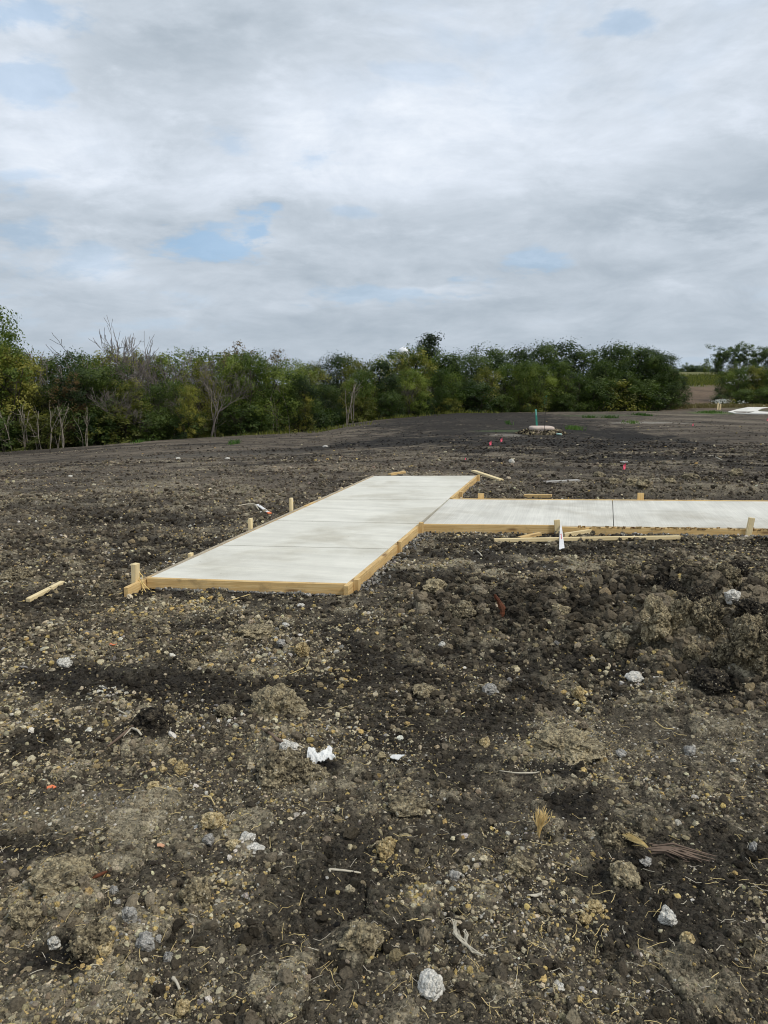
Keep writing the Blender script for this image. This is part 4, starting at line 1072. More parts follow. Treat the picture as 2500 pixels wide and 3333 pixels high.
# sticks and roots
for pts, r_, mt, lab in [
    ([(402, 2402), (430, 2385), (450, 2398), (462, 2408)], [.002, .006, .005], MAT_PALESTRAW, 'pale split root at the black root clump'),
    ([(375, 2318), (395, 2330), (412, 2336)], [.003, .004], MAT_PALESTRAW, 'pale stub of root above the black root clump'),
    ([(350, 2432), (380, 2412), (410, 2395), (440, 2375)], [.004, .007, .006], MAT_TAUPE, 'dark curved root left of the black root clump'),
    ([(850, 2394), (880, 2412), (905, 2424), (920, 2425)], [.004, .008, .007], MAT_TAUPE, 'taupe root left of the crumpled plastic'),
    ([(946, 2420), (965, 2428), (985, 2440), (990, 2446)], [.002, .005, .004], MAT_PALESTRAW, 'pale twig reaching the crumpled plastic'),
    ([(2270, 1852), (2330, 1868), (2370, 1880), (2410, 1862), (2455, 1848)], [.003, .004, .003], MAT_STRAW, 'long bent twig lying behind the heap of clods on the right'),
    ([(1625, 2530), (1680, 2537), (1740, 2532), (1755, 2535)], [.002, .004, .002], MAT_PALESTRAW, 'pale curved twig in the right middle of the foreground'),
    ([(2130, 2345), (2160, 2372), (2195, 2374)], [.002, .003, .002], MAT_STRAW, 'bent straw on the smooth brown soil'),
    ([(1075, 2855), (1072, 2850), (1125, 2849), (1175, 2848)], [.004, .004, .003], MAT_PALESTRAW, 'thin white twig lying straight in the lower centre'),
    ([(293, 2882), (320, 2866), (348, 2846)], [.002, .007, .004], MAT_BARK, 'short reddish root in the left foreground'),
    ([(563, 3188), (575, 3205), (585, 3225)], [.006, .004, .004], MAT_PALESTRAW, 'pale stub of stick near the bottom left of centre'),
    ([(1500, 2330), (1540, 2310), (1580, 2300)], [.002, .003], MAT_STRAW, 'thin straw in the centre above the yellow clod'),
    ([(925, 2215), (960, 2200), (1000, 2180), (1008, 2160)], [.002, .003, .002], MAT_STRAW, 'bent straw below the round ochre clod'),
    ([(725, 1967), (770, 1955), (815, 1942)], [.002, .004, .003], MAT_STRAW, 'thin stick just under the near form board'),
    ([(700, 2625), (685, 2600), (660, 2600)], [.002, .003], MAT_STRAW, 'small curled straw in the left foreground'),
    ([(2350, 1500), (2320, 1488), (2290, 1490)], [.012, .010], MAT_PALESTRAW, 'pale branch on the far soil at the right'),
    ([(1650, 1795), (1672, 1786), (1685, 1776)], [.003, .004], MAT_TAUPE, 'short brown twig below the left end of the long lath'),
    ([(1552, 1803), (1562, 1812), (1568, 1820)], [.006, .008], MAT_PALESTRAW, 'short white stub right of the near path corner')]:
    polyline('stick', pts, r_, mt, lab, 'stick', .012)

# dry grass tufts
def tuft(p, h, n, spread, mat, lean=(0, 0), w=.0015, head=.45, seed=0, flatz=1.0):
    rg = np.random.default_rng(seed); a = Acc()
    for i in range(n):
        th = rg.uniform(0, 6.28); s = rg.uniform(.2, 1) * spread
        top = np.array([lean[0] * h + math.cos(th) * s, lean[1] * h + math.sin(th) * s, h * flatz * rg.uniform(.7, 1.05)])
        k = top * head * np.array([.55, .55, 1]); mid_ = (k + top) / 2 + rg.normal(0, .1 * spread, 3)
        pts = np.array([[0, 0, -.01], k * .5, k, mid_, top]); v, f = tube(pts, [w * 1.3, w * 1.2, w, w * .8, w * .4], 3); a.add(v, f)
    return a
c = at(1752, 2735); h = 112 / FPX * c.length
ta = tuft(c, h, 46, h * .34, MAT_STRAW, (.12, .0), .0021, .45, 3)
gt = empty('dry_grass_tuft', c, 'upright fan shaped tuft of golden dry grass in the right foreground', 'dry grass')
link('stems', ta.mesh('stems', plain('golden_grass', (.74, .56, .26), .7, .2, 60)), gt)
c = at(2120, 2790); h = 110 / FPX * c.length
tb2 = tuft(c, h, 60, h * .18, MAT_STRAW, (-.62, .5), .0013, .6, 5, .25)
g2 = empty('dry_grass_tuft', (c.x, c.y, c.z + .015), 'flattened dry grass head lying beside a grey root bundle at right', 'dry grass')
link('stems', tb2.mesh('stems', MAT_STRAW), g2)
rb_ = Acc()
for i in range(16):
    a0 = RNG.normal(0, .010, 3); pts = np.array([[0, 0, .01], [.05, -.02, .02], [.10, -.045, .02], [.16, -.06, .01]]) * RNG.uniform(.7, 1.2) + a0 * [1, 1, .4]
    pts[1:] += RNG.normal(0, .006, (3, 3)); v, f = tube(pts, [.002, .004, .003, .0015], 4); rb_.add(v, f)
link('roots', rb_.mesh('roots', MAT_TAUPE), g2)
c = at(1540, 3120)
hk = Acc()
for i in range(12):
    q = [(1480, 3030), (1485, 3075), (1505, 3105), (1545, 3130), (1570, 3140)] if i % 2 else [(1510, 3060), (1520, 3085), (1515, 3108), (1500, 3095), (1488, 3060)]
    P = np.array([list(at(a, b2, .01)) for a, b2 in q]) - np.array(c) ; P += RNG.normal(0, .0045, P.shape); P[:, 2] = np.abs(P[:, 2] * .3) + .01 + RNG.uniform(0, .012)
    v, f = tube(P, [.0012, .002, .0022, .0018, .001], 3); hk.add(v, f)
tag(link('husk', hk.mesh('husk', MAT_PALESTRAW), None, c), 'looped strand of pale dry husk in the lower right of centre', 'husk')

# ------------------------------------------------------------------ loose crumbs, pebbles, straw (stuff, instanced inside one object each)
def pebble_material():
    m, t, out = material('soil_crumbs')
    a = t.n('ShaderNodeAttribute', attribute_name='col', attribute_type='INSTANCER').outputs['Color']
    P = t.n('ShaderNodeNewGeometry').outputs['Position']
    n = t.noise(P, 130, 4, .7); n2 = t.noise(P, 420, 2, .6)
    col = t.mix(1.0, a, t.ramp(n, [(.3, .55), (.7, 1.35)]), 'MULTIPLY')
    finish(t, out, col, .92, t.math('ADD', n, n2), .7, .006, .15)
    return m
MAT_PEB = pebble_material()
def pebble_tree():
    ng = bpy.data.node_groups.new('scatter_crumbs', 'GeometryNodeTree')
    ng.interface.new_socket('Geometry', in_out='INPUT', socket_type='NodeSocketGeometry')
    ng.interface.new_socket('Geometry', in_out='OUTPUT', socket_type='NodeSocketGeometry')
    N = ng.nodes; Lk = ng.links
    gi = N.new('NodeGroupInput'); go = N.new('NodeGroupOutput')
    jo = N.new('GeometryNodeJoinGeometry')
    for k in range(7):
        ico = N.new('GeometryNodeMeshIcoSphere'); ico.inputs['Subdivisions'].default_value = 3 if k < 3 else 2
        nz = N.new('ShaderNodeTexNoise'); nz.noise_dimensions = '4D'; nz.inputs['W'].default_value = k * 3.7; nz.inputs['Scale'].default_value = 1.4; nz.inputs['Detail'].default_value = 4; nz.inputs['Roughness'].default_value = .78
        sub = N.new('ShaderNodeVectorMath'); sub.operation = 'SUBTRACT'; sub.inputs[1].default_value = (.5, .5, .5)
        sc_ = N.new('ShaderNodeVectorMath'); sc_.operation = 'SCALE'; sc_.inputs['Scale'].default_value = 2.3
        sp_ = N.new('GeometryNodeSetPosition'); g2i = N.new('GeometryNodeGeometryToInstance'); sm = N.new('GeometryNodeSetMaterial'); sm.inputs['Material'].default_value = MAT_PEB
        Lk.new(nz.outputs['Color'], sub.inputs[0]); Lk.new(sub.outputs[0], sc_.inputs[0]); Lk.new(sc_.outputs[0], sp_.inputs['Offset'])
        vo = N.new('ShaderNodeTexVoronoi'); vo.voronoi_dimensions = '4D'; vo.inputs['W'].default_value = k * 1.9; vo.inputs['Scale'].default_value = 1.3
        pos_ = N.new('GeometryNodeInputPosition'); df = N.new('ShaderNodeVectorMath'); df.operation = 'SUBTRACT'; d2 = N.new('ShaderNodeVectorMath'); d2.operation = 'MULTIPLY_ADD'; d2.inputs[1].default_value = (.30, .30, .30)
        Lk.new(vo.outputs['Position'], df.inputs[0]); Lk.new(pos_.outputs[0], df.inputs[1]); Lk.new(df.outputs[0], d2.inputs[0]); Lk.new(sc_.outputs[0], d2.inputs[2]); Lk.new(d2.outputs[0], sp_.inputs['Offset'])
        Lk.new(ico.outputs[0], sp_.inputs['Geometry']); Lk.new(sp_.outputs[0], sm.inputs[0])
        ss = N.new('GeometryNodeSetShadeSmooth'); ss.inputs['Shade Smooth'].default_value = False
        Lk.new(sm.outputs[0], ss.inputs[0]); Lk.new(ss.outputs[0], g2i.inputs[0]); Lk.new(g2i.outputs[0], jo.inputs[0])
    iop = N.new('GeometryNodeInstanceOnPoints')
    def na(name, typ):
        q = N.new('GeometryNodeInputNamedAttribute'); q.data_type = typ; q.inputs['Name'].default_value = name; return q.outputs['Attribute']
    Lk.new(gi.outputs[0], iop.inputs['Points']); Lk.new(jo.outputs[0], iop.inputs['Instance'])
    iop.inputs['Pick Instance'].default_value = True
    Lk.new(na('pick', 'INT'), iop.inputs['Instance Index']); Lk.new(na('rot', 'FLOAT_VECTOR'), iop.inputs['Rotation']); Lk.new(na('scl', 'FLOAT_VECTOR'), iop.inputs['Scale'])
    Lk.new(iop.outputs[0], go.inputs[0])
    return ng
PEBTREE = pebble_tree()
def scatter(name, x, y, size, col, label, cat, embed=.35, squash=.7, sp=.012, seed=1, zoff=None):
    rg = np.random.default_rng(seed)
    if zoff is None:
        ok = np.ones(len(x), bool)
        for (qx, qy, qr) in ROCKS:
            dd = np.hypot(x - qx, y - qy); ok &= dd > qr; ok &= ~((size > .009) & (dd < qr * 1.25) & (y < qy))
        sm = 0
        for (u_, v_, ru_, rv_, a_) in [(2250, 2400, 330, 110, .95), (350, 2640, 420, 80, .8), (1650, 2680, 330, 130, .5), (2100, 3150, 350, 200, .4), (600, 2560, 200, 80, .3)]:
            sm = np.maximum(sm, a_ * pxbump(x, y, u_, v_, ru_, rv_))
        ok &= rg.uniform(0, 1, len(x)) > sm * .45
        size = size * (1 - .45 * sm)
        x, y, size, col = x[ok], y[ok], size[ok], col[ok]
    bigk = (sstep(size, .011, .018) * .8)[:, None] if name in ('soil_crumbs', 'loose_clods') else 0.0
    lum = col.mean(axis=1, keepdims=True); col = col * (1 - bigk) + np.minimum(lum, .17) * np.array([1.22, 1.0, .70]) * bigk
    n = len(x); r = np.hypot(x, y)
    spc = np.maximum(sp, r * .0022) if zoff is None else None
    z = (terrain(x, y) + detail(x, y, spc) * (1 - pond(x, y)) - .03 * pond(x, y)) if zoff is None else zoff
    z = z + size * squash * (1 - 2 * embed) * .8
    me = bpy.data.meshes.new(name); me.vertices.add(n); me.vertices.foreach_set('co', np.stack([x, y, z], 1).astype(np.float32).ravel())
    a = me.attributes.new('rot', 'FLOAT_VECTOR', 'POINT'); a.data.foreach_set('vector', np.stack([rg.normal(0, .5, n), rg.normal(0, .5, n), rg.uniform(0, 6.3, n)], 1).astype(np.float32).ravel())
    s = size[:, None] * np.stack([rg.uniform(.75, 1.25, n), rg.uniform(.6, 1.1, n), squash * rg.uniform(.6, 1.2, n)], 1)
    a = me.attributes.new('scl', 'FLOAT_VECTOR', 'POINT'); a.data.foreach_set('vector', s.astype(np.float32).ravel())
    a = me.attributes.new('pick', 'INT', 'POINT'); a.data.foreach_set('value', rg.integers(0, 7, n).astype(np.int32))
    a = me.attributes.new('col', 'FLOAT_COLOR', 'POINT'); a.data.foreach_set('color', np.hstack([col, np.ones((n, 1))]).astype(np.float32).ravel())
    me.update()
    o = link(name, me); md = o.modifiers.new('scatter', 'NODES'); md.node_group = PEBTREE
    return tag(o, label, cat, kind='stuff')
def screen_points(n, seed, vmin=1440, vmax=3450, umin=-250, umax=2750, pw=1.0):
    rg = np.random.default_rng(seed)
    u = rg.uniform(umin, umax, n); v = vmin + (vmax - vmin) * rg.uniform(0, 1, n) ** pw
    xv = (u - 1250) / FPX; yv = (v - 1666.5) / FPX
    dyy = math.cos(PITCH) - yv * math.sin(PITCH); dzz = -math.sin(PITCH) - yv * math.cos(PITCH)
    k = CAM_H / -dzz
    return xv * k, dyy * k
PAL = {'soil': (.085, .070, .050), 'tan': (.33, .275, .17), 'cream': (.56, .49, .34), 'yellow': (.55, .41, .17), 'grey': (.27, .258, .235), 'white': (.64, .60, .52), 'black': (.016, .014, .012), 'orange': (.42, .22, .07)}
def palette(names, w, n, rg):
    idx = rg.choice(len(names), n, p=np.array(w) / sum(w)); c = np.array([PAL[k] for k in names])[idx]
    return np.clip(c * rg.uniform(.65, 1.3, (n, 1)) * (1 + rg.normal(0, .02, (n, 3))), .005, .8)
def localcol(x, y, rg, ptan):
    n = len(x); z_, d_ = detail(x, y, np.full(n, .05), True)
    c, sp_, tb, tt = soil_field(x, y, d_)
    c = c * np.exp(rg.normal(0, .42, (n, 1)))
    pick = rg.uniform(0, 1, n) < ptan * (1 - .85 * tb) * (.5 + tt) * (1 - .6 * sstep(np.hypot(x, y), 7, 14))
    c[pick] = palette(['tan', 'cream', 'yellow'], [.6, .25, .15], n, rg)[pick]
    return np.clip(c * (1 + rg.normal(0, .025, (n, 3))), .016, .7)
# soil crumbs
x, y = screen_points(190000, 5); rg = np.random.default_rng(99)
r = np.hypot(x, y)
m1 = fbm(x / .9, y / .8, 3, 131); cz = cloddy(x, y)
keep = (rg.uniform(0, 1, len(x)) < .35 + .9 * sstep(m1, .42, .62) + cz * .5) & (pond(x, y) < .4)
x, y, r, m1, cz = x[keep], y[keep], r[keep], m1[keep], cz[keep]
s = np.minimum(.00095 * r * (rg.uniform(.015, 1, len(x)) ** -.40), .026 + .03 * cz) * (1 - .5 * sstep(r, 8, 15)); s = np.maximum(s, .0025)
scatter('soil_crumbs', x, y, s, localcol(x, y, rg, .40), 'loose brown and black crumbs of soil covering the ground', 'soil crumbs', .35, .75, seed=2)
# pale pebbles
x, y = screen_points(120000, 15, pw=.8); r = np.hypot(x, y)
m2 = fbm(x / .45, y / .35, 4, 43, .6) * .6 + fbm(x / .25, y / .25, 2, 133) * .4; cz = cloddy(x, y)
tbp = soil_field(x, y, detail(x, y, np.full(len(x), .05), True)[1])[2]
keep = (rg.uniform(0, 1, len(x)) < (.07 + 1.0 * sstep(m2, .48, .62)) * (1 - .85 * tbp)) & (pond(x, y) < .4)
x, y, r = x[keep], y[keep], r[keep]
s = np.clip(.00092 * r * (rg.uniform(.006, 1, len(x)) ** -.39), .0018, .020) * (1 - .3 * sstep(r, 8, 14)); kf = rg.uniform(0, 1, len(x)) > .72 * sstep(r, 6.5, 12); x, y, r, s = x[kf], y[kf], r[kf], s[kf]
scatter('pebbles', x, y, s, palette(['tan', 'cream', 'yellow', 'grey', 'white'], [.38, .36, .12, .05, .09], len(x), rg), 'small cream, yellow and grey pebbles scattered through the soil', 'pebbles', .35, .7, seed=3)
# medium clods
xa, ya = screen_points(11000, 25, vmin=1500); xb, yb = screen_points(15000, 26, vmin=1780, vmax=2330, umin=1250, umax=2750); x, y = np.concatenate([xa, xb]), np.concatenate([ya, yb]); n = len(x); r = np.hypot(x, y); cz = cloddy(x, y)
keep = (rg.uniform(0, 1, n) < .06 + 1.0 * cz ** 1.4) & (pond(x, y) < .2); x, y, cz = x[keep], y[keep], cz[keep]; r = np.hypot(x, y)
s = (.009 + .026 * rg.uniform(0, 1, len(x)) ** 2.4) * (.6 + .9 * cz)
scatter('loose_clods', x, y, s, localcol(x, y, rg, .25), 'fist sized and smaller clods lying loose in heaps', 'clods', .3, .8, seed=4)
# crumbled yellow and chalk patches
def cluster(name, specs, names, w, smin, smax, label, seed):
    rg2 = np.random.default_rng(seed); X, Y, Sz = [], [], []
    for (u, v, ru, rv, n_) in specs:
        c_ = at(u, v); rx = ru / FPX * c_.length; ry = abs(at(u, v - rv).y - at(u, v + rv).y) / 2
        X.append(c_.x + rg2.normal(0, .45, n_) * rx); Y.append(c_.y + rg2.normal(0, .45, n_) * ry); Sz.append(rg2.uniform(0, 1, n_) ** 2 * (smax - smin) + smin)
    X, Y, Sz = map(np.concatenate, (X, Y, Sz)); Sz = Sz * np.clip(np.hypot(X, Y) / 3, .8, 2.2)
    scatter(name, X, Y, Sz, palette(names, w, len(X), rg2), label, 'pebbles', .35, .75, seed=seed)
cluster('ochre_crumbs', [(700, 2700, 70, 40, 90), (1250, 2790, 70, 60, 120), (1935, 2965, 70, 40, 90), (1885, 2275, 60, 40, 70), (560, 1985, 260, 35, 160), (300, 2100, 300, 50, 90), (1350, 2920, 120, 70, 120), (560, 2960, 200, 90, 160), (700, 2860, 90, 60, 80),
                         (1110, 2200, 80, 50, 60), (1200, 3080, 130, 60, 90), (1930, 2540, 70, 30, 40), (330, 3120, 200, 90, 130), (100, 2960, 120, 70, 70), (850, 2400, 150, 60, 60), (1750, 3000, 400, 120, 140), (1990, 2140, 200, 60, 80), (2250, 2030, 260, 90, 130), (90, 3250, 140, 70, 80)],
        ['yellow', 'tan', 'cream'], [.42, .3, .28], .003, .013, 'crumbled ochre and cream subsoil lying in patches', 61)
cluster('chalk_crumbs', [(1850, 2430, 130, 45, 150), (450, 3050, 90, 70, 70), (2235, 2450, 60, 30, 40), (2090, 2215, 90, 20, 40), (330, 2270, 110, 22, 60), (900, 2120, 130, 50, 70), (720, 2345, 110, 40, 60), (250, 2660, 380, 80, 170), (980, 2480, 80, 40, 40), (2200, 2220, 220, 20, 40), (800, 2750, 70, 30, 40), (2020, 2450, 40, 20, 25), (1500, 2850, 60, 30, 30), (850, 1925, 260, 12, 60)],
        ['white', 'cream', 'grey'], [.45, .33, .22], .0025, .011, 'small chalk white and grey bits lying in patches', 62)
# far field litter
x, y = screen_points(16000, 35, vmin=1345, vmax=1640, umin=-300, umax=2800); r = np.hypot(x, y)
keep = (rg.uniform(0, 1, len(x)) < .15 + .9 * sstep(fbm(x / 5, y / 2.5, 3, 151), .45, .62)) & (r < 85) & (pond(x, y) < .2); x, y, r = x[keep], y[keep], r[keep]
s = np.clip(.0012 * r * (rg.uniform(.03, 1, len(x)) ** -.35), .006, .045) * (1 - .35 * sstep(r, 20, 35))
scatter('field_litter', x, y, s, localcol(x, y, rg, .25), 'small clods and chips strewn over the far field', 'litter', .4, .6, seed=6)
# grey gravel and spilled concrete under the forms
xs, ys, ss = [], [], []
def gravel_line(a, b2, n_, nrm, spread, smin, smax, t0=0, t1_=1):
    for i in range(n_):
        t_ = rg.uniform(t0, t1_); p = lerp(a, b2, t_) + nrm * (BT + .01 + abs(rg.normal(0, spread)))
        xs.append(p.x); ys.append(p.y); ss.append(rg.uniform(smin, smax))
gravel_line(M_A, M_B, 90, nF, .02, .006, .016, .05, .28); gravel_line(M_A, M_B, 220, nF, .025, .005, .014, .35, .95)
gravel_line(M_B, along(M_B, M_C, 1707), 420, nR, .07, .006, .016); gravel_line(W_A, W_B, 500, nW, .07, .007, .016, .25, .6)
gravel_line(W_A, W_B, 80, nW, .04, .006, .012, .0, .25)
gravel_line(along(M_B, M_C, 1622), M_C, 120, nR, .06, .006, .016)
xs, ys, ss = map(np.array, (xs, ys, ss)); n = len(xs)
zg = terrain(xs, ys) + .004 + np.zeros(n)
zg = np.maximum(zg, height(xs, ys, .01) + .002)
gc = palette(['grey', 'white'], [.75, .25], n, rg) * .8
scatter('gravel_bedding', xs, ys, ss, gc, 'grey gravel and spilled mortar along the foot of the form boards', 'gravel', .2, .8, seed=8, zoff=zg)

# straw litter
def straws(n, seed, lenr, name, mat, label):
    rg2 = np.random.default_rng(seed); x, y = screen_points(n, seed, vmin=1900, vmax=3400, pw=.8)
    k = pond(x, y) < .1; x, y = x[k], y[k]; r = np.hypot(x, y); z = height(x, y, .02)
    V = []; F = []; q = 0
    for i in range(len(x)):
        L_ = rg2.uniform(*lenr); a_ = rg2.uniform(0, 6.28); cv = rg2.normal(0, .35); w = max(.0009, .00032 * r[i]) * rg2.uniform(.6, 1.3)
        pts = []
        for s in (-.5, -.17, .17, .5):
            b2 = a_ + cv * s; pts.append((x[i] + math.cos(b2) * L_ * s, y[i] + math.sin(b2) * L_ * s, z[i] + .008 + rg2.uniform(-.002, .010)))
        v, f = tube(pts, w, 3); V.append(v); F += [tuple(e + q for e in g) for g in f]; q += len(v)
    me = npmesh(name, np.vstack(V), F, mat); tag(link(name, me), label, 'straw', kind='stuff')
straws(620, 71, (.02, .07), 'straw_litter', MAT_STRAW, 'short golden straws and stubble lying all over the foreground soil')
straws(260, 72, (.015, .06), 'pale_straw_litter', MAT_PALESTRAW, 'bleached whitish straw bits lying over the foreground soil')

# ------------------------------------------------------------------ concrete box with its mound, post and pipe
bx = at(1762, 1412); bx.z = float(gz(bx.x, bx.y)[0]) ; BD = bx.y / FPX
def rring(w, d, z, n=28, pw=5):
    out_ = []
    for i in range(n):
        a = 2 * math.pi * i / n; c_, s_ = math.cos(a), math.sin(a)
        out_.append((w / 2 * math.copysign(abs(c_) ** (2 / pw), c_), d / 2 * math.copysign(abs(s_) ** (2 / pw), s_), z))
    return out_
BWd = 80 * BD
rings = [rring(BWd, BWd, -.1), rring(BWd, BWd, .0), rring(BWd * .94, BWd * .94, 13 * BD), rring(BWd * .93, BWd * .93, 15 * BD), rring(BWd * .92, BWd * .92, 21 * BD), rring(BWd * .885, BWd * .885, 23.5 * BD), rring(BWd * .80, BWd * .80, 24.5 * BD), rring(BWd * .3, BWd * .3, 24.3 * BD)]
rings[4] = rring(BWd * .95, BWd * .95, 20.5 * BD); rings[3] = rring(BWd * .945, BWd * .945, 15.5 * BD); rings[2] = rring(BWd * .90, BWd * .90, 14 * BD)
V = [p for r_ in rings for p in r_]; F = [(i * 28 + j, i * 28 + (j + 1) % 28, (i + 1) * 28 + (j + 1) % 28, (i + 1) * 28 + j) for i in range(len(rings) - 1) for j in range(28)]
F.append(tuple((len(rings) - 1) * 28 + j for j in range(28)))
tag(link('concrete_box', npmesh('concrete_box', V, F, MAT_CREAM, True), None, bx), 'cream precast concrete box with rounded lid set in a ring of dug soil', 'concrete box')
# mound ring
V = []; F = []; NR, NA = 16, 72
for i in range(NR):
    s = i / (NR - 1); rad = BWd * (.50 + .42 * s)
    for j in range(NA):
        a = 2 * math.pi * j / NA; q = Vector((math.cos(a), math.sin(a), 0)) * 3
        nz = mnoise.fractal(q + Vector((0, 0, s * 3)), 1, 2, 4); hh = 13.5 * BD * (1 - s) ** .85 * (.85 + .35 * nz + .3 * math.cos(a - .5)) + .03 * nz * (1 - s)
        V.append((rad * math.cos(a) * (1.12 + .1 * nz), rad * math.sin(a) * (1 + .1 * nz), hh - .06 * s - .01))
for i in range(NR - 1):
    for j in range(NA): F.append((i * NA + j, (i + 1) * NA + j, (i + 1) * NA + (j + 1) % NA, i * NA + (j + 1) % NA))
tag(link('soil_mound', npmesh('soil_mound', V, F, MAT_CLOD, False), None, bx), 'ring of freshly dug dry soil banked around the cream concrete box', 'soil mound')
n = 420; a = rg.uniform(0, 6.28, n); s = rg.uniform(.0, 1, n); rad = BWd * (.52 + .42 * s)
scatter('mound_clods', bx.x + rad * np.cos(a) * 1.12, bx.y + rad * np.sin(a), rg.uniform(.015, .05, n), palette(['tan', 'soil', 'black'], [.4, .4, .2], n, rg), 'small clods and root bits over the mound at the concrete box', 'clods', .3, .8, seed=9,
        zoff=bx.z + 13.0 * BD * (1 - s) ** .9)
# post
pp = Vector((bx.x - 3 * BD, bx.y + BWd * .62, bx.z))
gp = empty('green_marker_post', pp, 'slim green marker post standing behind the cream concrete box', 'marker post')
hp = 78 * BD
upright('post', (0, 0, 0), hp, 6.0 * BD, .03, 0, MAT_GREENPOST, gp, None, -.10, math.pi / 2)
o = upright('pale_panel', (0, -.019, 0), hp * .98, 3.4 * BD, .006, 0, MAT_GREENPOST2, gp, None, -.10, math.pi / 2, bottom=hp * .74)
rp = Vector((bx.x + 1.0 * BD, bx.y - BWd * .53, bx.z))
rod = empty('thin_rod', rp, 'thin dark rod rising in front of the concrete box with a small green leaf spray', 'rod')
v, f = tube([(0, 0, -.1), (.0, 0, 60 * BD), (2 * BD, 0, 90 * BD), (3.5 * BD, 0, 125 * BD)], [.011, .009, .006, .004], 5)
link('shaft', npmesh('shaft', v, f, MAT_WIRE), rod)
lv = Acc()
for i in range(34):
    t_ = rg.uniform(.72, 1.0); b0_ = np.array([2.5 * BD - rg.uniform(0, 12) * BD * (1.25 - t_) * 2, rg.normal(0, .03), 125 * BD * t_]); d_ = rg.normal(0, .045, 3)
    lv.add([b0_, b0_ + d_ * .5 + [.012, 0, .012], b0_ + d_, b0_ + d_ * .5 - [.012, 0, .012]], [(0, 1, 2, 3)])
link('leaf_spray', lv.mesh('leaf_spray', plain('leaf_spray_green', (.05, .14, .06))), rod)
pq = at(1826, 1418)
v, f = tube([(-13 * BD, .06, .05), (-6 * BD, .02, .045), (2 * BD, -.02, .03)], 3 * BD, 10)
o = link('pipe', npmesh('pipe', v, f[:-2], MAT_PALEGREEN, True), None, (pq.x, pq.y, bx.z + .02)); o.modifiers.new('wall', 'SOLIDIFY').thickness = .008
tag(o, 'short pale green pipe end lying at the right foot of the soil mound', 'pipe')

# ------------------------------------------------------------------ far white pavement (setting)
def far_pavement():
    pts = [(2370, 1343), (2400, 1334), (2440, 1326), (2475, 1322), (2520, 1318), (2640, 1312), (2640, 1318), (2560, 1324), (2505, 1327), (2480, 1331), (2466, 1337), (2470, 1341), (2505, 1343), (2640, 1346), (2640, 1352), (2500, 1349), (2430, 1348), (2395, 1347)]
    P = [at(u, v) for u, v in pts]
    bm = bmesh.new(); vt = [bm.verts.new((p.x, p.y, float(gz(p.x, p.y)[0]) + .06)) for p in P]; f = bm.faces.new(vt)
    ex_ = bmesh.ops.extrude_face_region(bm, geom=[f]); 
    for v in ex_['geom']:
        if isinstance(v, bmesh.types.BMVert): v.co.z -= .8
    bmesh.ops.recalc_face_normals(bm, faces=bm.faces)
    tag(bmobj('far_pavement', bm, MAT_FARCONC), kind='structure')
far_pavement()

# ------------------------------------------------------------------ foliage
def leaf_material(name, stops, trans=.32):
    m, t, out = material(name)
    a = t.n('ShaderNodeAttribute', attribute_name='tone').outputs['Fac']
    rnd = t.n('ShaderNodeObjectInfo').outputs['Random']
    tone = t.math('ADD', a, t.math('MULTIPLY', t.math('SUBTRACT', rnd, .5), .55), clamp=True)
    col = t.ramp(tone, stops)
    p = t.n('ShaderNodeBsdfPrincipled', {'Base Color': col, 'Roughness': .55, 'Specular IOR Level': .25})
    tr = t.n('ShaderNodeBsdfTranslucent', {'Color': t.mix(1.0, col, rgb(1.3, 1.5, .7), 'MULTIPLY')})
    mx = t.n('ShaderNodeMixShader', {0: trans}); t.l(p.outputs[0], mx.inputs[1]); t.l(tr.outputs[0], mx.inputs[2]); t.l(mx.outputs[0], out.inputs[0])
    return m
LEAF = {
    'green': leaf_material('green_leaves', [(0, (0.028, 0.051, 0.010)), (.5, (0.086, 0.126, 0.022)), (1, (0.213, 0.254, 0.046))]),
    'olive': leaf_material('olive_leaves', [(0, (0.046, 0.056, 0.013)), (.5, (0.137, 0.147, 0.030)), (1, (0.274, 0.259, 0.056))]),
    'dark': leaf_material('dark_leaves', [(0, (0.012, 0.024, 0.007)), (.5, (0.035, 0.061, 0.013)), (1, (0.096, 0.132, 0.030))]),
    'yellow': leaf_material('yellowing_leaves', [(0, (0.076, 0.081, 0.016)), (.5, (0.203, 0.198, 0.036)), (1, (0.365, 0.325, 0.061))]),
    'rust': leaf_material('rusty_leaves', [(0, (0.056, 0.039, 0.018)), (.5, (0.132, 0.086, 0.039)), (1, (0.213, 0.142, 0.061))]),
    'far': leaf_material('distant_leaves', [(0, (0.028, 0.046, 0.024)), (.5, (0.066, 0.094, 0.039)), (1, (0.132, 0.173, 0.061))]),
}
def unit(v): return v / (np.linalg.norm(v) + 1e-9)
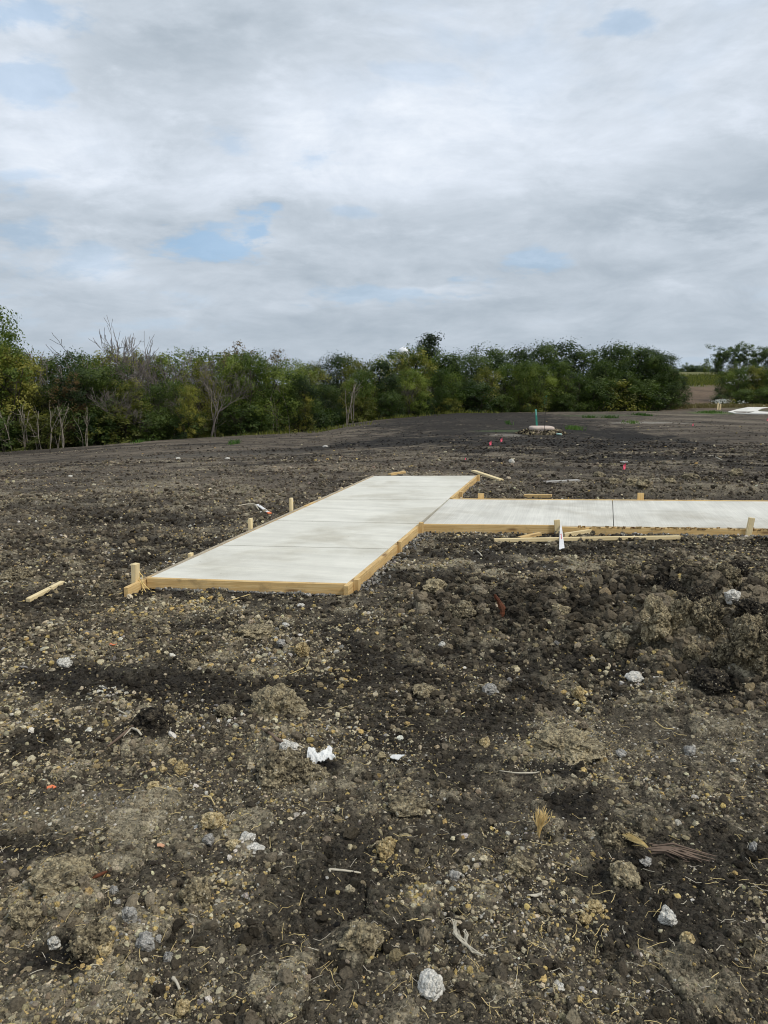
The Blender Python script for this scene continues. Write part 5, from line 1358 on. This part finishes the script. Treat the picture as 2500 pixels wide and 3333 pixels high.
def tree_meshes(seed, H=6.0, W=2.2, stems=2, low=.12, clumps=120, leaves=55, leaf=.095, crs=.50, mat='green', shape='round', bark=MAT_TRUNK, gap=.0):
    rg = np.random.default_rng(seed); wood = Acc(); cl = []
    for s in range(stems):
        a0 = rg.uniform(0, 6.28); lean = rg.uniform(.05, .35) if stems > 1 else rg.uniform(0, .08)
        n = 8; P = np.zeros((n, 3)); P[0] = [math.cos(a0) * .12 * (stems > 1), math.sin(a0) * .12 * (stems > 1), -.3]
        d = unit(np.array([math.cos(a0) * lean, math.sin(a0) * lean, 1])); hs = H * rg.uniform(.72, .92)
        for i in range(1, n):
            d = unit(d + rg.normal(0, .10, 3) * [1, 1, .3]); P[i] = P[i - 1] + d * hs / (n - 1)
        r0 = .05 * H / 6 * (1.5 if stems == 1 else 1.0)
        v, f = tube(P, np.linspace(r0, r0 * .2, n), 6); wood.add(v, f)
        for k in range(int(clumps / stems / 4)):
            t_ = rg.uniform(low + .05, 1); q = t_ * (n - 1); i = min(int(q), n - 2); b0 = P[i] + (P[i + 1] - P[i]) * (q - i)
            z = t_
            if shape == 'round': pr = math.sin(math.pi * min(1, .18 + z * .80)) ** .6
            elif shape == 'cone': pr = (1.05 - z) ** .8 + .1
            elif shape == 'umbrella': pr = .35 + .8 * z
            else: pr = .9 - .35 * z
            th = rg.uniform(0, 6.28); Lb = W * .55 * pr * rg.uniform(.5, 1.15)
            dirn = unit(np.array([math.cos(th), math.sin(th), rg.uniform(.05, .9) if shape != 'cone' else rg.uniform(-.1, .3)]))
            m_ = 5; Q = np.zeros((m_, 3)); Q[0] = b0; dd = dirn.copy()
            for j in range(1, m_):
                dd = unit(dd + rg.normal(0, .16, 3) + [0, 0, .03]); Q[j] = Q[j - 1] + dd * Lb / (m_ - 1)
            v, f = tube(Q, np.linspace(r0 * .30, r0 * .08, m_), 3); wood.add(v, f)
            cl.append((Q[-1], 1)); cl.append((Q[3] + rg.normal(0, .12, 3), .9)); 
            for j in range(2):
                e = Q[rg.integers(2, 5)] + unit(rg.normal(0, 1, 3) + [0, 0, .3]) * W * .15 * rg.uniform(.5, 1.4)
                v, f = tube(np.array([Q[2], (Q[2] + e) / 2 + rg.normal(0, .04, 3), e]), [r0 * .15, r0 * .1, r0 * .05], 3); wood.add(v, f); cl.append((e, .85))
        cl.append((P[-1] + [0, 0, .1], .8))
    C, T, NN, S = [], [], [], []
    if shape in ('round', 'col'):
        cl = []
        nlobe = int(12 + rg.integers(0, 6)); total = clumps * leaves * 1.0
        for L_i in range(nlobe):
            z = (L_i + rg.uniform(.2, .8)) / nlobe * .82 + .12; th = L_i * 2.4 + rg.uniform(-.5, .5)
            pr = (math.sin(math.pi * min(1, .15 + z * .78)) ** .7) if shape == 'round' else (.8 - .35 * z)
            R = W * rg.uniform(.17, .27); c_ = np.array([math.cos(th) * W * .33 * pr * rg.uniform(.6, 1.2), math.sin(th) * W * .33 * pr * rg.uniform(.6, 1.2), H * z])
            c_[2] = min(c_[2], H - R * .8); lt = rg.normal(.48, .20)
            v, f = tube(np.array([[c_[0] * .1, c_[1] * .1, max(.2, c_[2] - R * 1.6)], c_ * [.55, .55, 1] - [0, 0, R * .6], c_]), [.035, .022, .008], 4); wood.add(v, f)
            for q in range(int(total / nlobe / 26)):
                d = unit(rg.normal(0, 1, 3) + [0, 0, .35]); p_ = c_ + d * R * rg.uniform(.55, 1.05) * [1.1, 1.1, .85]
                nl = int(rg.integers(16, 36)); rc = R * rg.uniform(.16, .30)
                o_ = rg.normal(0, 1, (nl, 3)) * rc * .75; C.append(p_ + o_); ct = lt + rg.normal(0, .13)
                T.append(np.clip(ct + rg.normal(0, .10, nl), 0, 1)); N_ = d * 1.0 + rg.normal(0, .42, (nl, 3)) + [0, 0, .25]
                NN.append(N_ / np.linalg.norm(N_, axis=1)[:, None]); S.append(leaf * rg.uniform(.6, 1.3, nl))
    cen = np.array([0, 0, H * .5])
    for (c_, k) in cl:
        if rg.uniform() < gap: continue
        nl = int(leaves * k * rg.uniform(.6, 1.3)); rc = crs * H / 6 * k * rg.uniform(.65, 1.25)
        d = rg.normal(0, 1, (nl, 3)); d /= np.linalg.norm(d, axis=1)[:, None]
        rr_ = rg.uniform(0, 1, nl) ** .33
        C.append(c_ + d * rr_[:, None] * rc * [1.15, 1.15, .75]); ct = np.clip(rg.normal(.46, .26), .02, .98)
        T.append(np.clip(ct + rg.normal(0, .12, nl), 0, 1))
        out_ = unit(np.array(c_) - cen)
        N_ = d * .9 + out_ * .35 + rg.normal(0, .34, (nl, 3)) + [0, 0, .30]; NN.append(N_ / np.linalg.norm(N_, axis=1)[:, None]); S.append(leaf * rg.uniform(.55, 1.25, nl))
    C = np.vstack(C); T = np.concatenate(T); NN = np.vstack(NN); S = np.concatenate(S); n = len(C)
    C[:, 2] = np.maximum(C[:, 2], .02)
    a = np.cross(NN, rg.normal(0, 1, (n, 3))); a /= np.linalg.norm(a, axis=1)[:, None] + 1e-9; b_ = np.cross(NN, a)
    V = np.stack([C - a * S[:, None] * .62, C - b_ * S[:, None] * .34, C + a * S[:, None] * .62, C + b_ * S[:, None] * .34], 1).reshape(-1, 3)
    F = np.arange(n * 4).reshape(n, 4)
    crown = npmesh('crown', V, F, LEAF[mat], False, {'tone': np.repeat(T, 4)})
    trunk = wood.mesh('trunk', bark, True)
    return trunk, crown, float(np.percentile(C[:, 2], 99.0))
print('building trees')
KIND = {}
def kind(key, *variants): KIND[key] = [tree_meshes(**v) for v in variants]
kind('green', dict(seed=1, H=6, W=3.6, stems=3, clumps=170, leaves=74), dict(seed=2, H=6, W=3.2, stems=2, clumps=160, leaves=74), dict(seed=12, H=6, W=3.9, stems=3, clumps=190, leaves=68))
kind('olive', dict(seed=3, H=6, W=3.4, stems=3, clumps=160, leaves=64, mat='olive'), dict(seed=4, H=6, W=2.8, stems=4, clumps=150, leaves=60, mat='olive', crs=.36))
kind('dark', dict(seed=5, H=6, W=3.8, stems=2, clumps=190, leaves=72, mat='dark'), dict(seed=6, H=6, W=3.2, stems=2, clumps=170, leaves=72, mat='dark'))
kind('yellow', dict(seed=7, H=6, W=2.7, stems=4, clumps=130, leaves=56, mat='yellow', crs=.34, shape='col'), dict(seed=8, H=6, W=3.0, stems=3, clumps=120, leaves=56, mat='yellow', crs=.34))
kind('rust', dict(seed=9, H=6, W=3.0, stems=3, clumps=110, leaves=40, mat='rust', crs=.36))
kind('cedar', dict(seed=10, H=6, W=2.0, stems=1, low=.05, clumps=240, leaves=52, leaf=.09, mat='dark', shape='cone', crs=.34))
kind('open', dict(seed=11, H=7, W=5.2, stems=2, low=.42, clumps=150, leaves=95, leaf=.17, mat='far', shape='umbrella', crs=.55), dict(seed=13, H=7, W=4.6, stems=2, low=.38, clumps=150, leaves=95, leaf=.17, mat='far', shape='umbrella', crs=.5))
kind('shrub', dict(seed=14, H=2.4, W=2.6, stems=5, low=0, clumps=110, leaves=46, leaf=.09, mat='dark', shape='col', crs=.75), dict(seed=15, H=2.4, W=2.4, stems=5, low=0, clumps=100, leaves=40, leaf=.09, mat='olive', shape='col', crs=.7))
def bare_tree(seed, H=5, mat=MAT_DEAD, spread=.5, levels=4, stems=2, r0=.05):
    rg = np.random.default_rng(seed); A = Acc()
    def grow(p, d, L_, r, lev):
        n = 5; P = [p]; dd = d
        for i in range(n): dd = unit(dd + rg.normal(0, .13, 3) + [0, 0, .05]); P.append(P[-1] + dd * L_ / n)
        v, f = tube(np.array(P), np.maximum(np.linspace(r, r * .45, n + 1), .008), 4 if lev > 1 else 3); A.add(v, f)
        if lev <= 0: return
        for k in range(rg.integers(3, 5)):
            i = rg.integers(2, n + 1); nd = unit(dd + rg.normal(0, spread, 3) + [0, 0, .15]); grow(P[i], nd, L_ * rg.uniform(.45, .72), r * .58, lev - 1)
    for s in range(stems):
        a = rg.uniform(0, 6.28); grow(np.array([math.cos(a) * .1, math.sin(a) * .1, -.2]), unit(np.array([math.cos(a) * .2, math.sin(a) * .2, 1])), H * .5, r0, levels)
    return A.mesh('branches', mat, False)
DEADM = [bare_tree(31), bare_tree(32, spread=.38), bare_tree(33, spread=.6, stems=3)]
def sapling(seed, H=2.6):
    rg = np.random.default_rng(seed); A = Acc()
    for s in range(rg.integers(1, 3)):
        a = rg.uniform(0, 6.28); P = [np.array([0, 0, -.1])]; d = unit(np.array([math.cos(a) * .18, math.sin(a) * .1, 1]))
        for i in range(9): d = unit(d + rg.normal(0, .10, 3) * [1, 1, .2] + [0, 0, .03]); P.append(P[-1] + d * H / 9 * rg.uniform(.8, 1))
        v, f = tube(np.array(P), np.linspace(.026, .010, 10), 5); A.add(v, f)
        for k in range(5):
            i = rg.integers(3, 9); e = unit(d + rg.normal(0, .6, 3)); Q = np.array([P[i], P[i] + e * .25 + rg.normal(0, .03, 3), P[i] + e * .55 + [0, 0, .12]]); v, f = tube(Q, [.010, .007, .004], 3); A.add(v, f)
    return A.mesh('stem', MAT_STEM, True)
SAPM = [sapling(41), sapling(42), sapling(43), sapling(44)]

LOOK = {'green': 'leafy green tree', 'olive': 'loose olive tree', 'dark': 'dense dark tree', 'yellow': 'slender yellowing tree', 'rust': 'rusty brown tree', 'cedar': 'pointed dark cedar', 'open': 'tall open crowned tree', 'shrub': 'low dark shrub'}
def landmark(u):
    for a, s in [(60, 'at the left photo edge'), (300, 'above the orange topped lath'), (470, 'above the pale blue sheet'), (640, 'above the leaning orange lath'), (900, 'above the peach lath'), (1080, 'at the dark notch in the wood'),
                 (1350, 'above the two ridge laths'), (1600, 'above the small white scraps'), (1900, 'behind the cream concrete box'), (2080, 'left of the dark wood end'), (2260, 'at the right end of the wood'), (9999, 'right of the brown clearing')]:
        if u < a: return s
ORD = ['first', 'second', 'third', 'fourth', 'fifth', 'sixth', 'seventh', 'eighth', 'ninth', 'tenth', 'eleventh', 'twelfth', 'thirteenth', 'fourteenth', 'fifteenth', 'sixteenth', 'seventeenth', 'eighteenth', 'nineteenth', 'twentieth',
       'twenty-first', 'twenty-second', 'twenty-third', 'twenty-fourth', 'twenty-fifth', 'twenty-sixth', 'twenty-seventh', 'twenty-eighth', 'twenty-ninth', 'thirtieth', 'thirty-first', 'thirty-second', 'thirty-third', 'thirty-fourth', 'thirty-fifth', 'thirty-sixth', 'thirty-seventh', 'thirty-eighth', 'thirty-ninth', 'fortieth', 'forty-first', 'forty-second']
def plant_tree(k, u, dist, vtop, label, group, var=None, wscale=1.0, name=None, cat='tree', base=None):
    p = atd(u, dist)
    if base is not None: p.z = base
    vs = KIND[k]; tr, cr, H0 = vs[(var if var is not None else random.randrange(len(vs)))]
    ht = CAM_H - (vtop - 1250) / FPX * dist - p.z
    s = ht / (H0 * 1.0)
    r = empty(name or ('cedar_tree' if k == 'cedar' else 'shrub' if k == 'shrub' else 'tree'), p, label, cat, group, random.uniform(0, 6.28))
    r.scale = (s * wscale, s * wscale, s)
    link('trunk', tr, r); link('crown', cr, r)
    return r
PU = [-900, -200, 0, 40, 90, 150, 210, 300, 400, 500, 600, 700, 760, 830, 900, 950, 1030, 1150, 1250, 1313, 1380, 1440, 1500, 1600, 1700, 1800, 1900, 2000, 2060, 2110, 2150, 2190, 2225]
PV = [1100, 1090, 1090, 1110, 1140, 1160, 1158, 1148, 1142, 1148, 1152, 1156, 1128, 1135, 1150, 1160, 1168, 1166, 1152, 1148, 1150, 1150, 1150, 1140, 1130, 1122, 1130, 1124, 1122, 1135, 1150, 1180, 1215]
def edge_r(u): return float(np.interp((u - 1250) / FPX, ET, ER))
# back row
rnd = random.Random(5)
us = list(np.arange(-430, 2170, 66)); cnt = {}
def row_label(k, row, u, i):
    return f"{LOOK[k]} {landmark(u)}, {ORD[i]} in the {row} row"
for i, u in enumerate(us):
    u = u + rnd.uniform(-18, 18)
    if u < 480: k = rnd.choice(['olive', 'green', 'green', 'olive', 'dark'])
    elif u < 980: k = rnd.choice(['olive', 'yellow', 'rust', 'green'])
    elif u < 1700: k = rnd.choice(['green', 'green', 'dark', 'olive'])
    else: k = rnd.choice(['green', 'dark', 'dark'])
    d = edge_r(u) + rnd.uniform(7.5, 11) + (7 if u < 1100 else 0)
    plant_tree(k, u, d, np.interp(u, PU, PV) + rnd.uniform(-8, 26), row_label(k, 'back', u, i), 'trees in the back row of the wood', wscale=rnd.uniform(1.0, 1.25))
# front row
us = list(np.arange(-400, 2215, 76))
for i, u in enumerate(us):
    u = u + rnd.uniform(-20, 20)
    if u < 200: k = rnd.choice(['green', 'green', 'olive'])
    elif u < 500: k = rnd.choice(['olive', 'dark', 'olive', 'rust'])
    elif u < 960: k = rnd.choice(['yellow', 'olive', 'yellow', 'green'])
    elif u < 1120: k = 'dark'
    elif u < 1850: k = rnd.choice(['green', 'olive', 'green', 'dark', 'green'])
    else: k = rnd.choice(['dark', 'dark', 'green'])
    d = edge_r(u) + rnd.uniform(3.0, 5.0) + (6 if 980 < u < 1130 else 0)
    vt = np.interp(u, PU, PV) + rnd.uniform(18, 105)
    if 950 < u < 1150: vt += 15
    plant_tree(k, u, d, vt, row_label(k, 'front', u, i), 'trees in the front row of the wood', wscale=rnd.uniform(.95, 1.25))
# understorey
us = list(np.arange(-380, 2215, 88))
for i, u in enumerate(us):
    u = u + rnd.uniform(-30, 30)
    d = edge_r(u) + rnd.uniform(1.8, 3.2) + (5 if 960 < u < 1130 else 0)
    vt = np.interp(u, [0, 500, 1000, 1100, 1500, 2200], [1365, 1340, 1320, 1310, 1265, 1250]) + rnd.uniform(-25, 30)
    plant_tree('shrub', u, d, vt, f"{'dark' if i % 3 else 'olive'} shrub {landmark(u)}, {ORD[i]} at the foot of the wood", 'shrubs at the foot of the wood', var=0 if i % 3 else 1, wscale=rnd.uniform(1.2, 1.7), cat='shrub')
# special trees
plant_tree('green', -25, 43, 1012, 'tall bright green tree cut by the left edge of the photo', 'single trees', 0, .8)
plant_tree('cedar', 1395, 70, 1098, 'dark pointed cedar standing above the wood at centre', 'single trees', 0, 1.0)
plant_tree('green', 1316, 66, 1143, 'leafy green tree in front of the white dome above the wood', 'single trees', 1, 1.1)
plant_tree('rust', 775, 52, 1126, 'rusty brown tree standing above the yellowing trees', 'single trees', 0, .8)
plant_tree('yellow', 620, 44.2, 1255, 'bright yellow green sapling in front of the wood by the leaning lath', 'single trees', 1, .95)
plant_tree('yellow', 1000, 49, 1275, 'yellow green leaning tree at the left lip of the dark notch', 'single trees', 0, 1.1)
plant_tree('green', 1700, 68.5, 1180, 'bright green full tree directly behind the concrete box', 'single trees', 2, .9)
plant_tree('dark', 2120, 77.5, 1160, 'near black broad tree at the right end of the wood', 'single trees', 0, 1.15)
plant_tree('dark', 2060, 78.5, 1140, 'near black tree left of the one that ends the wood', 'single trees', 1, 1.1)
plant_tree('dark', 2178, 77.0, 1205, 'dark low tree closing the wood beside the clearing', 'single trees', 1, 1.0)
plant_tree('rust', 1560, 64.5, 1262, 'low reddish dead leaved bush in front of the wood', 'single trees', 0, .8, 'bush', 'bush')
plant_tree('rust', 235, 43.5, 1220, 'brown leaved bush in the left part of the wood', 'single trees', 0, .95, 'bush', 'bush')
# right of the clearing
for (k, u, d, vt, ws, var, lab) in [
    ('open', 2335, 178, 1124, .95, 0, 'tall open crowned tree with black trunk on the rise, leftmost of the far group'),
    ('open', 2400, 184, 1128, .85, 1, 'open crowned tree second from left in the far group on the rise'),
    ('open', 2455, 176, 1122, 1.0, 0, 'widest open crowned tree of the far group on the rise'),
    ('open', 2530, 180, 1135, 1.0, 1, 'open crowned tree at the right edge of the far group'),
    ('open', 2620, 180, 1125, 1.0, 0, 'open crowned tree just outside the right edge on the rise'),
    ('dark', 2318, 176, 1150, .6, 1, 'narrow black trunked tree against the leftmost open crown'),
    ('green', 2280, 182, 1170, .8, 1, 'small round tree left of the far group'),
    ('dark', 2370, 172, 1190, 1.3, 0, 'dark low tree under the far open crowns, left one'),
    ('dark', 2440, 172, 1185, 1.4, 1, 'dark low tree under the far open crowns, middle one'),
    ('dark', 2500, 172, 1180, 1.4, 0, 'dark low tree under the far open crowns, right one')]:
    plant_tree(k, u, d, vt, lab, 'trees on the far rise', var, ws)
for i, (u, d, vt) in enumerate([(2195, 330, 1196), (2222, 335, 1192), (2248, 340, 1188), (2270, 330, 1192), (2160, 340, 1192), (2295, 345, 1196)]):
    plant_tree('open', u, d, vt, f'tiny hazy tree on the skyline above the clearing, {ORD[i]} planted of the cluster', 'skyline trees', i % 2, 1.3, base=1.0)
for (k, u, d, vt, ws, lab) in [('green', 2385, 92, 1205, 1.1, 'rounded green bush tree left of the white pavement, front left of the right thicket'), ('olive', 2440, 94, 1195, 1.1, 'light green tree in the middle of the right thicket'),
                               ('green', 2500, 93, 1190, 1.15, 'green tree at the right edge above the white pavement'), ('dark', 2560, 95, 1185, 1.2, 'dark green tree just beyond the right edge of the thicket'),
                               ('shrub', 2330, 90, 1285, 1.9, 'low green shrub at the left foot of the right thicket'), ('shrub', 2410, 89, 1268, 1.9, 'wide low shrub at the foot of the right thicket'), ('shrub', 2480, 89, 1262, 1.9, 'low shrub above the white pavement curve'),
                               ('green', 2640, 95, 1190, 1.2, 'green tree of the thicket outside the right edge')]:
    plant_tree(k, u, d, vt, lab, 'thicket on the right', None, ws, cat='shrub' if k == 'shrub' else 'tree')
for i, u in enumerate(range(2350, 2800, 38)):
    k = rnd.choice(['green', 'olive', 'green', 'dark'])
    plant_tree(k, u, rnd.uniform(94, 101), rnd.uniform(1188, 1216), f"{LOOK[k]} of the right hand thicket, {ORD[i]} counting from the clearing", 'thicket on the right', None, rnd.uniform(1.3, 1.6))
for i, u in enumerate(range(2320, 2800, 52)):
    plant_tree('dark', u, rnd.uniform(168, 186), rnd.uniform(1165, 1185), f"dark low tree filling the far rise, {ORD[i]} counting from the clearing", 'trees on the far rise', None, rnd.uniform(1.5, 1.9))
# bare trees above the wood
for i, (u, d, vt, m_, ws, lab) in enumerate([(385, 50, 1042, 1, .8, 'tallest bare grey dead tree rising above the left wood'), (345, 49, 1100, 0, 1.1, 'wide bare tree left of the tallest dead one'), (500, 50, 1085, 2, .9, 'bare twiggy tree right of the tallest dead one'),
                                             (560, 51, 1120, 0, 1.0, 'low bare crown leaning right above the wood'), (625, 48, 1140, 1, .9, 'fine bare twigs at the left of the rusty tree'), (430, 45.5, 1200, 2, 1.1, 'grey dead tree tangled inside the left wood'),
                                             (680, 45.2, 1180, 0, 1.0, 'dark forked dead tree in front of the yellowing trees'), (1320, 60.0, 1215, 2, 1.0, 'grey dead tree hanging in front of the middle wood'), (1220, 59, 1260, 0, 1.0, 'bare branches low in the middle wood'),
                                             (470, 44.2, 1290, 1, 1.3, 'brown bare brush at the foot of the wood by the leaning lath'), (100, 47, 1160, 0, 1.0, 'bare twigs poking up beside the tall left tree')]):
    p = atd(u, d); ht = CAM_H - (vt - 1250) / FPX * d - p.z
    r = empty('dead_tree', p, lab, 'dead tree', 'bare dead trees in the wood', rnd.uniform(0, 6)); s = ht / max(v_.co.z for v_ in DEADM[m_].vertices); r.scale = (s * ws, s * ws, s)
    link('branches', DEADM[m_], r)
for i, u in enumerate([18, 40, 78, 100, 118, 138, 160, 190, 205, 268, 285, 700, 800, 885, 905, 1130, 1150, 940, 2230]):
    if u > 2000: continue
    d = edge_r(u) + rnd.uniform(.6, 1.6) + (2 if u > 600 else 0)
    p = atd(u, d); r = link('bare_sapling', SAPM[i % 4], None, p, (0, 0, rnd.uniform(0, 6))); s = rnd.uniform(.8, 1.25) * (1 if u < 400 else 1.2); r.scale = (s, s, s)
    tag(r, f"pale bare sapling {landmark(u)}, {ORD[i]} of the bare stems", 'sapling', 'bare sapling stems at the wood edge')

# weeds, grasses, flowers
def grass_patch(name, specs, mat, label, seed, hmin, hmax, wmul=1.0, rymax=1.2):
    rg2 = np.random.default_rng(seed); V = []; q = 0
    for (u, v, ru, rv, n_) in specs:
        c_ = at(u, v); rx = ru / FPX * c_.y; ry = abs(at(u, v - rv).y - at(u, v + rv).y) / 2 if rv else rx * .6
        ry = min(ry, rymax)
        x_ = c_.x + rg2.normal(0, .5, n_) * rx; y_ = c_.y + rg2.normal(0, .5, n_) * ry; z_ = gz(x_, y_)
        h_ = rg2.uniform(hmin, hmax, n_); a_ = rg2.uniform(0, 6.28, n_); w_ = .00055 * c_.y * rg2.uniform(.6, 1.3, n_) * wmul; ln = rg2.normal(0, .35, (n_, 2)) * h_[:, None]
        ca_, sa_ = np.cos(a_) * w_, np.sin(a_) * w_
        A0 = np.stack([x_ - ca_, y_ - sa_, z_ - .02], 1); A1 = np.stack([x_ + ca_, y_ + sa_, z_ - .02], 1)
        A2 = np.stack([x_ + ln[:, 0] * .5 + ca_ * .8, y_ + ln[:, 1] * .5 + sa_ * .8, z_ + h_ * .6], 1); A3 = np.stack([x_ + ln[:, 0], y_ + ln[:, 1], z_ + h_], 1)
        V.append(np.stack([A0, A1, A2, A3], 1).reshape(-1, 3))
    V = np.vstack(V); F = np.arange(len(V)).reshape(-1, 4)
    return npmesh(name, V, F, mat, False, {'tone': np.repeat(rg2.uniform(.1, .9, len(F)), 4)})
LEAF['weed'] = leaf_material('weed_green', [(0, (.030, .065, .016)), (.5, (.060, .125, .025)), (1, (.12, .19, .045))])
LEAF['hay'] = leaf_material('dry_meadow_grass', [(0, (.11, .085, .045)), (.5, (.19, .155, .075)), (1, (.28, .24, .13))])
LEAF['white'] = leaf_material('white_blossom', [(0, (.35, .38, .34)), (.5, (.55, .57, .54)), (1, (.75, .75, .74))], .1)
for i, (u, v, ru, n_, lab) in enumerate([(1870, 1398, 24, 220, 'brightest low green weed clump right of the concrete box'), (1918, 1360, 14, 110, 'leftmost green weed clump on the far soil behind the pipe'), (1985, 1361, 16, 130, 'flat green weed clump on the far soil, second from left'), (2090, 1352, 26, 220, 'widest green weed clump on the far soil'),
                                         (2310, 1343, 30, 260, 'low bright green grass clump left of the far white pavement'), (762, 1445, 13, 160, 'small green weed on the far left soil'), (1655, 1380, 8, 60, 'tiny dark weed left of the concrete box'), (8, 1440, 14, 120, 'green weed at the left edge of the field'),
                                         (290, 1440, 24, 200, 'straggly green weeds at the wood edge on the left'), (340, 1442, 12, 100, 'small green weed right of the straggly weeds'), (455, 1441, 8, 70, 'tiny weed below the pale blue sheet'), (2060, 1378, 26, 90, 'thin flat green weed streak in mid field')]):
    me = grass_patch('weed_clump', [(u, v, ru, 3, n_)], LEAF['weed'], lab, 200 + i, .05, .22)
    tag(link('weed_clump', me), lab, 'weed')
me = grass_patch('dry_grass', [(2330, 1326, 260, 3, 3500), (2420, 1322, 200, 3, 1500), (2170, 1330, 60, 3, 500), (2200, 1328, 50, 3, 400)], LEAF['hay'], '', 301, .12, .45)
tag(link('dry_grass', me), 'band of tan dry grass along the far edge of the field on the right', 'dry grass', kind='stuff')
me = grass_patch('edge_weeds', [(u_, v_, 120, 3, 260) for u_, v_ in ((100, 1452), (350, 1436), (600, 1425), (850, 1414), (1080, 1398), (1300, 1360), (1500, 1344), (1750, 1337), (1950, 1331), (2100, 1328))] , LEAF['olive'], '', 302, .05, .30)
tag(link('edge_weeds', me), 'sparse weeds and stubble along the foot of the wood', 'weeds', kind='stuff')
me = grass_patch('pasture_grass', [(2300, 1246, 300, 9, 9000), (2300, 1230, 300, 9, 6000)], LEAF['olive'], '', 303, .2, .6, 1.0, 60)
tag(link('pasture_grass', me), 'green pasture grass on the rise beyond the clearing', 'grass', kind='stuff')
# blossoms: small clusters of pale tufts
def blossoms(name, specs, mat, label, seed, size):
    rg2 = np.random.default_rng(seed); V = []
    for (u, v, ru, h0, h1, n_, d) in specs:
        p = atd(u, d); k = d / FPX
        C_ = np.stack([p.x + rg2.normal(0, .5, n_) * ru * k, p.y + rg2.normal(0, .5, n_), CAM_H - (v - 1250) * k + rg2.uniform(h0, h1, n_) * k], 1)
        a = rg2.normal(0, 1, (n_, 3)); b_ = rg2.normal(0, 1, (n_, 3)); a /= np.linalg.norm(a, axis=1)[:, None]; b_ /= np.linalg.norm(b_, axis=1)[:, None]; s = size * k * rg2.uniform(.5, 1.2, (n_, 1))
        V.append(np.stack([C_ - a * s, C_ - b_ * s, C_ + a * s, C_ + b_ * s], 1).reshape(-1, 3))
    V = np.vstack(V); F = np.arange(len(V)).reshape(-1, 4)
    tag(link(name, npmesh(name, V, F, mat, False, {'tone': np.repeat(rg2.uniform(.2, 1, len(F)), 4)})), label, 'flowers', kind='stuff')
blossoms('white_flowers', [(2328, 1312, 16, 0, 12, 130, 86.5), (2345, 1310, 20, 0, 12, 130, 87), (2400, 1312, 14, 0, 10, 40, 86)], LEAF['white'], 'mass of white flowering weeds at the foot of the right thicket', 401, 1.7)
blossoms('pale_brush', [(2330, 1240, 45, 0, 8, 200, 165), (2310, 1238, 20, 0, 6, 60, 166), (2420, 1240, 60, 0, 22, 90, 88.5), (2360, 1252, 14, 0, 8, 30, 88)], LEAF['white'], 'pale flowering brush scattered by the clearing', 402, 1.5)
blossoms('orange_flowers', [(2371, 1312, 7, 0, 14, 60, 86)], LEAF['yellow'], 'small patch of orange yellow flowers beside the white ones', 403, 1.8)

# water tower dome beyond the wood
wp = atd(1313, 420)
wtw = empty('water_tower', (wp.x, 420, 0), 'white dome of a water tower just showing above the wood', 'water tower')
topz = CAM_H + (1250 - 1134) / FPX * 420; rad = 3.4
bm = bmesh.new(); bmesh.ops.create_uvsphere(bm, u_segments=24, v_segments=14, radius=rad)
for v in bm.verts: v.co.z *= .78
bmobj('tank', bm, MAT_DOME, wtw, (0, 0, topz - rad * .78), smooth=True)
v, f = tube([(0, 0, -6), (0, 0, topz * .5), (0, 0, topz - rad * .9)], [1.3, .9, 1.2], 14); link('column', npmesh('column', v, f, MAT_DOME, True), wtw)
v, f = tube([(0, 0, topz - .1), (0, 0, topz + .35)], [.25, .2], 8); link('vent_cap', npmesh('vent_cap', v, f, MAT_DOME, True), wtw)
print('done')
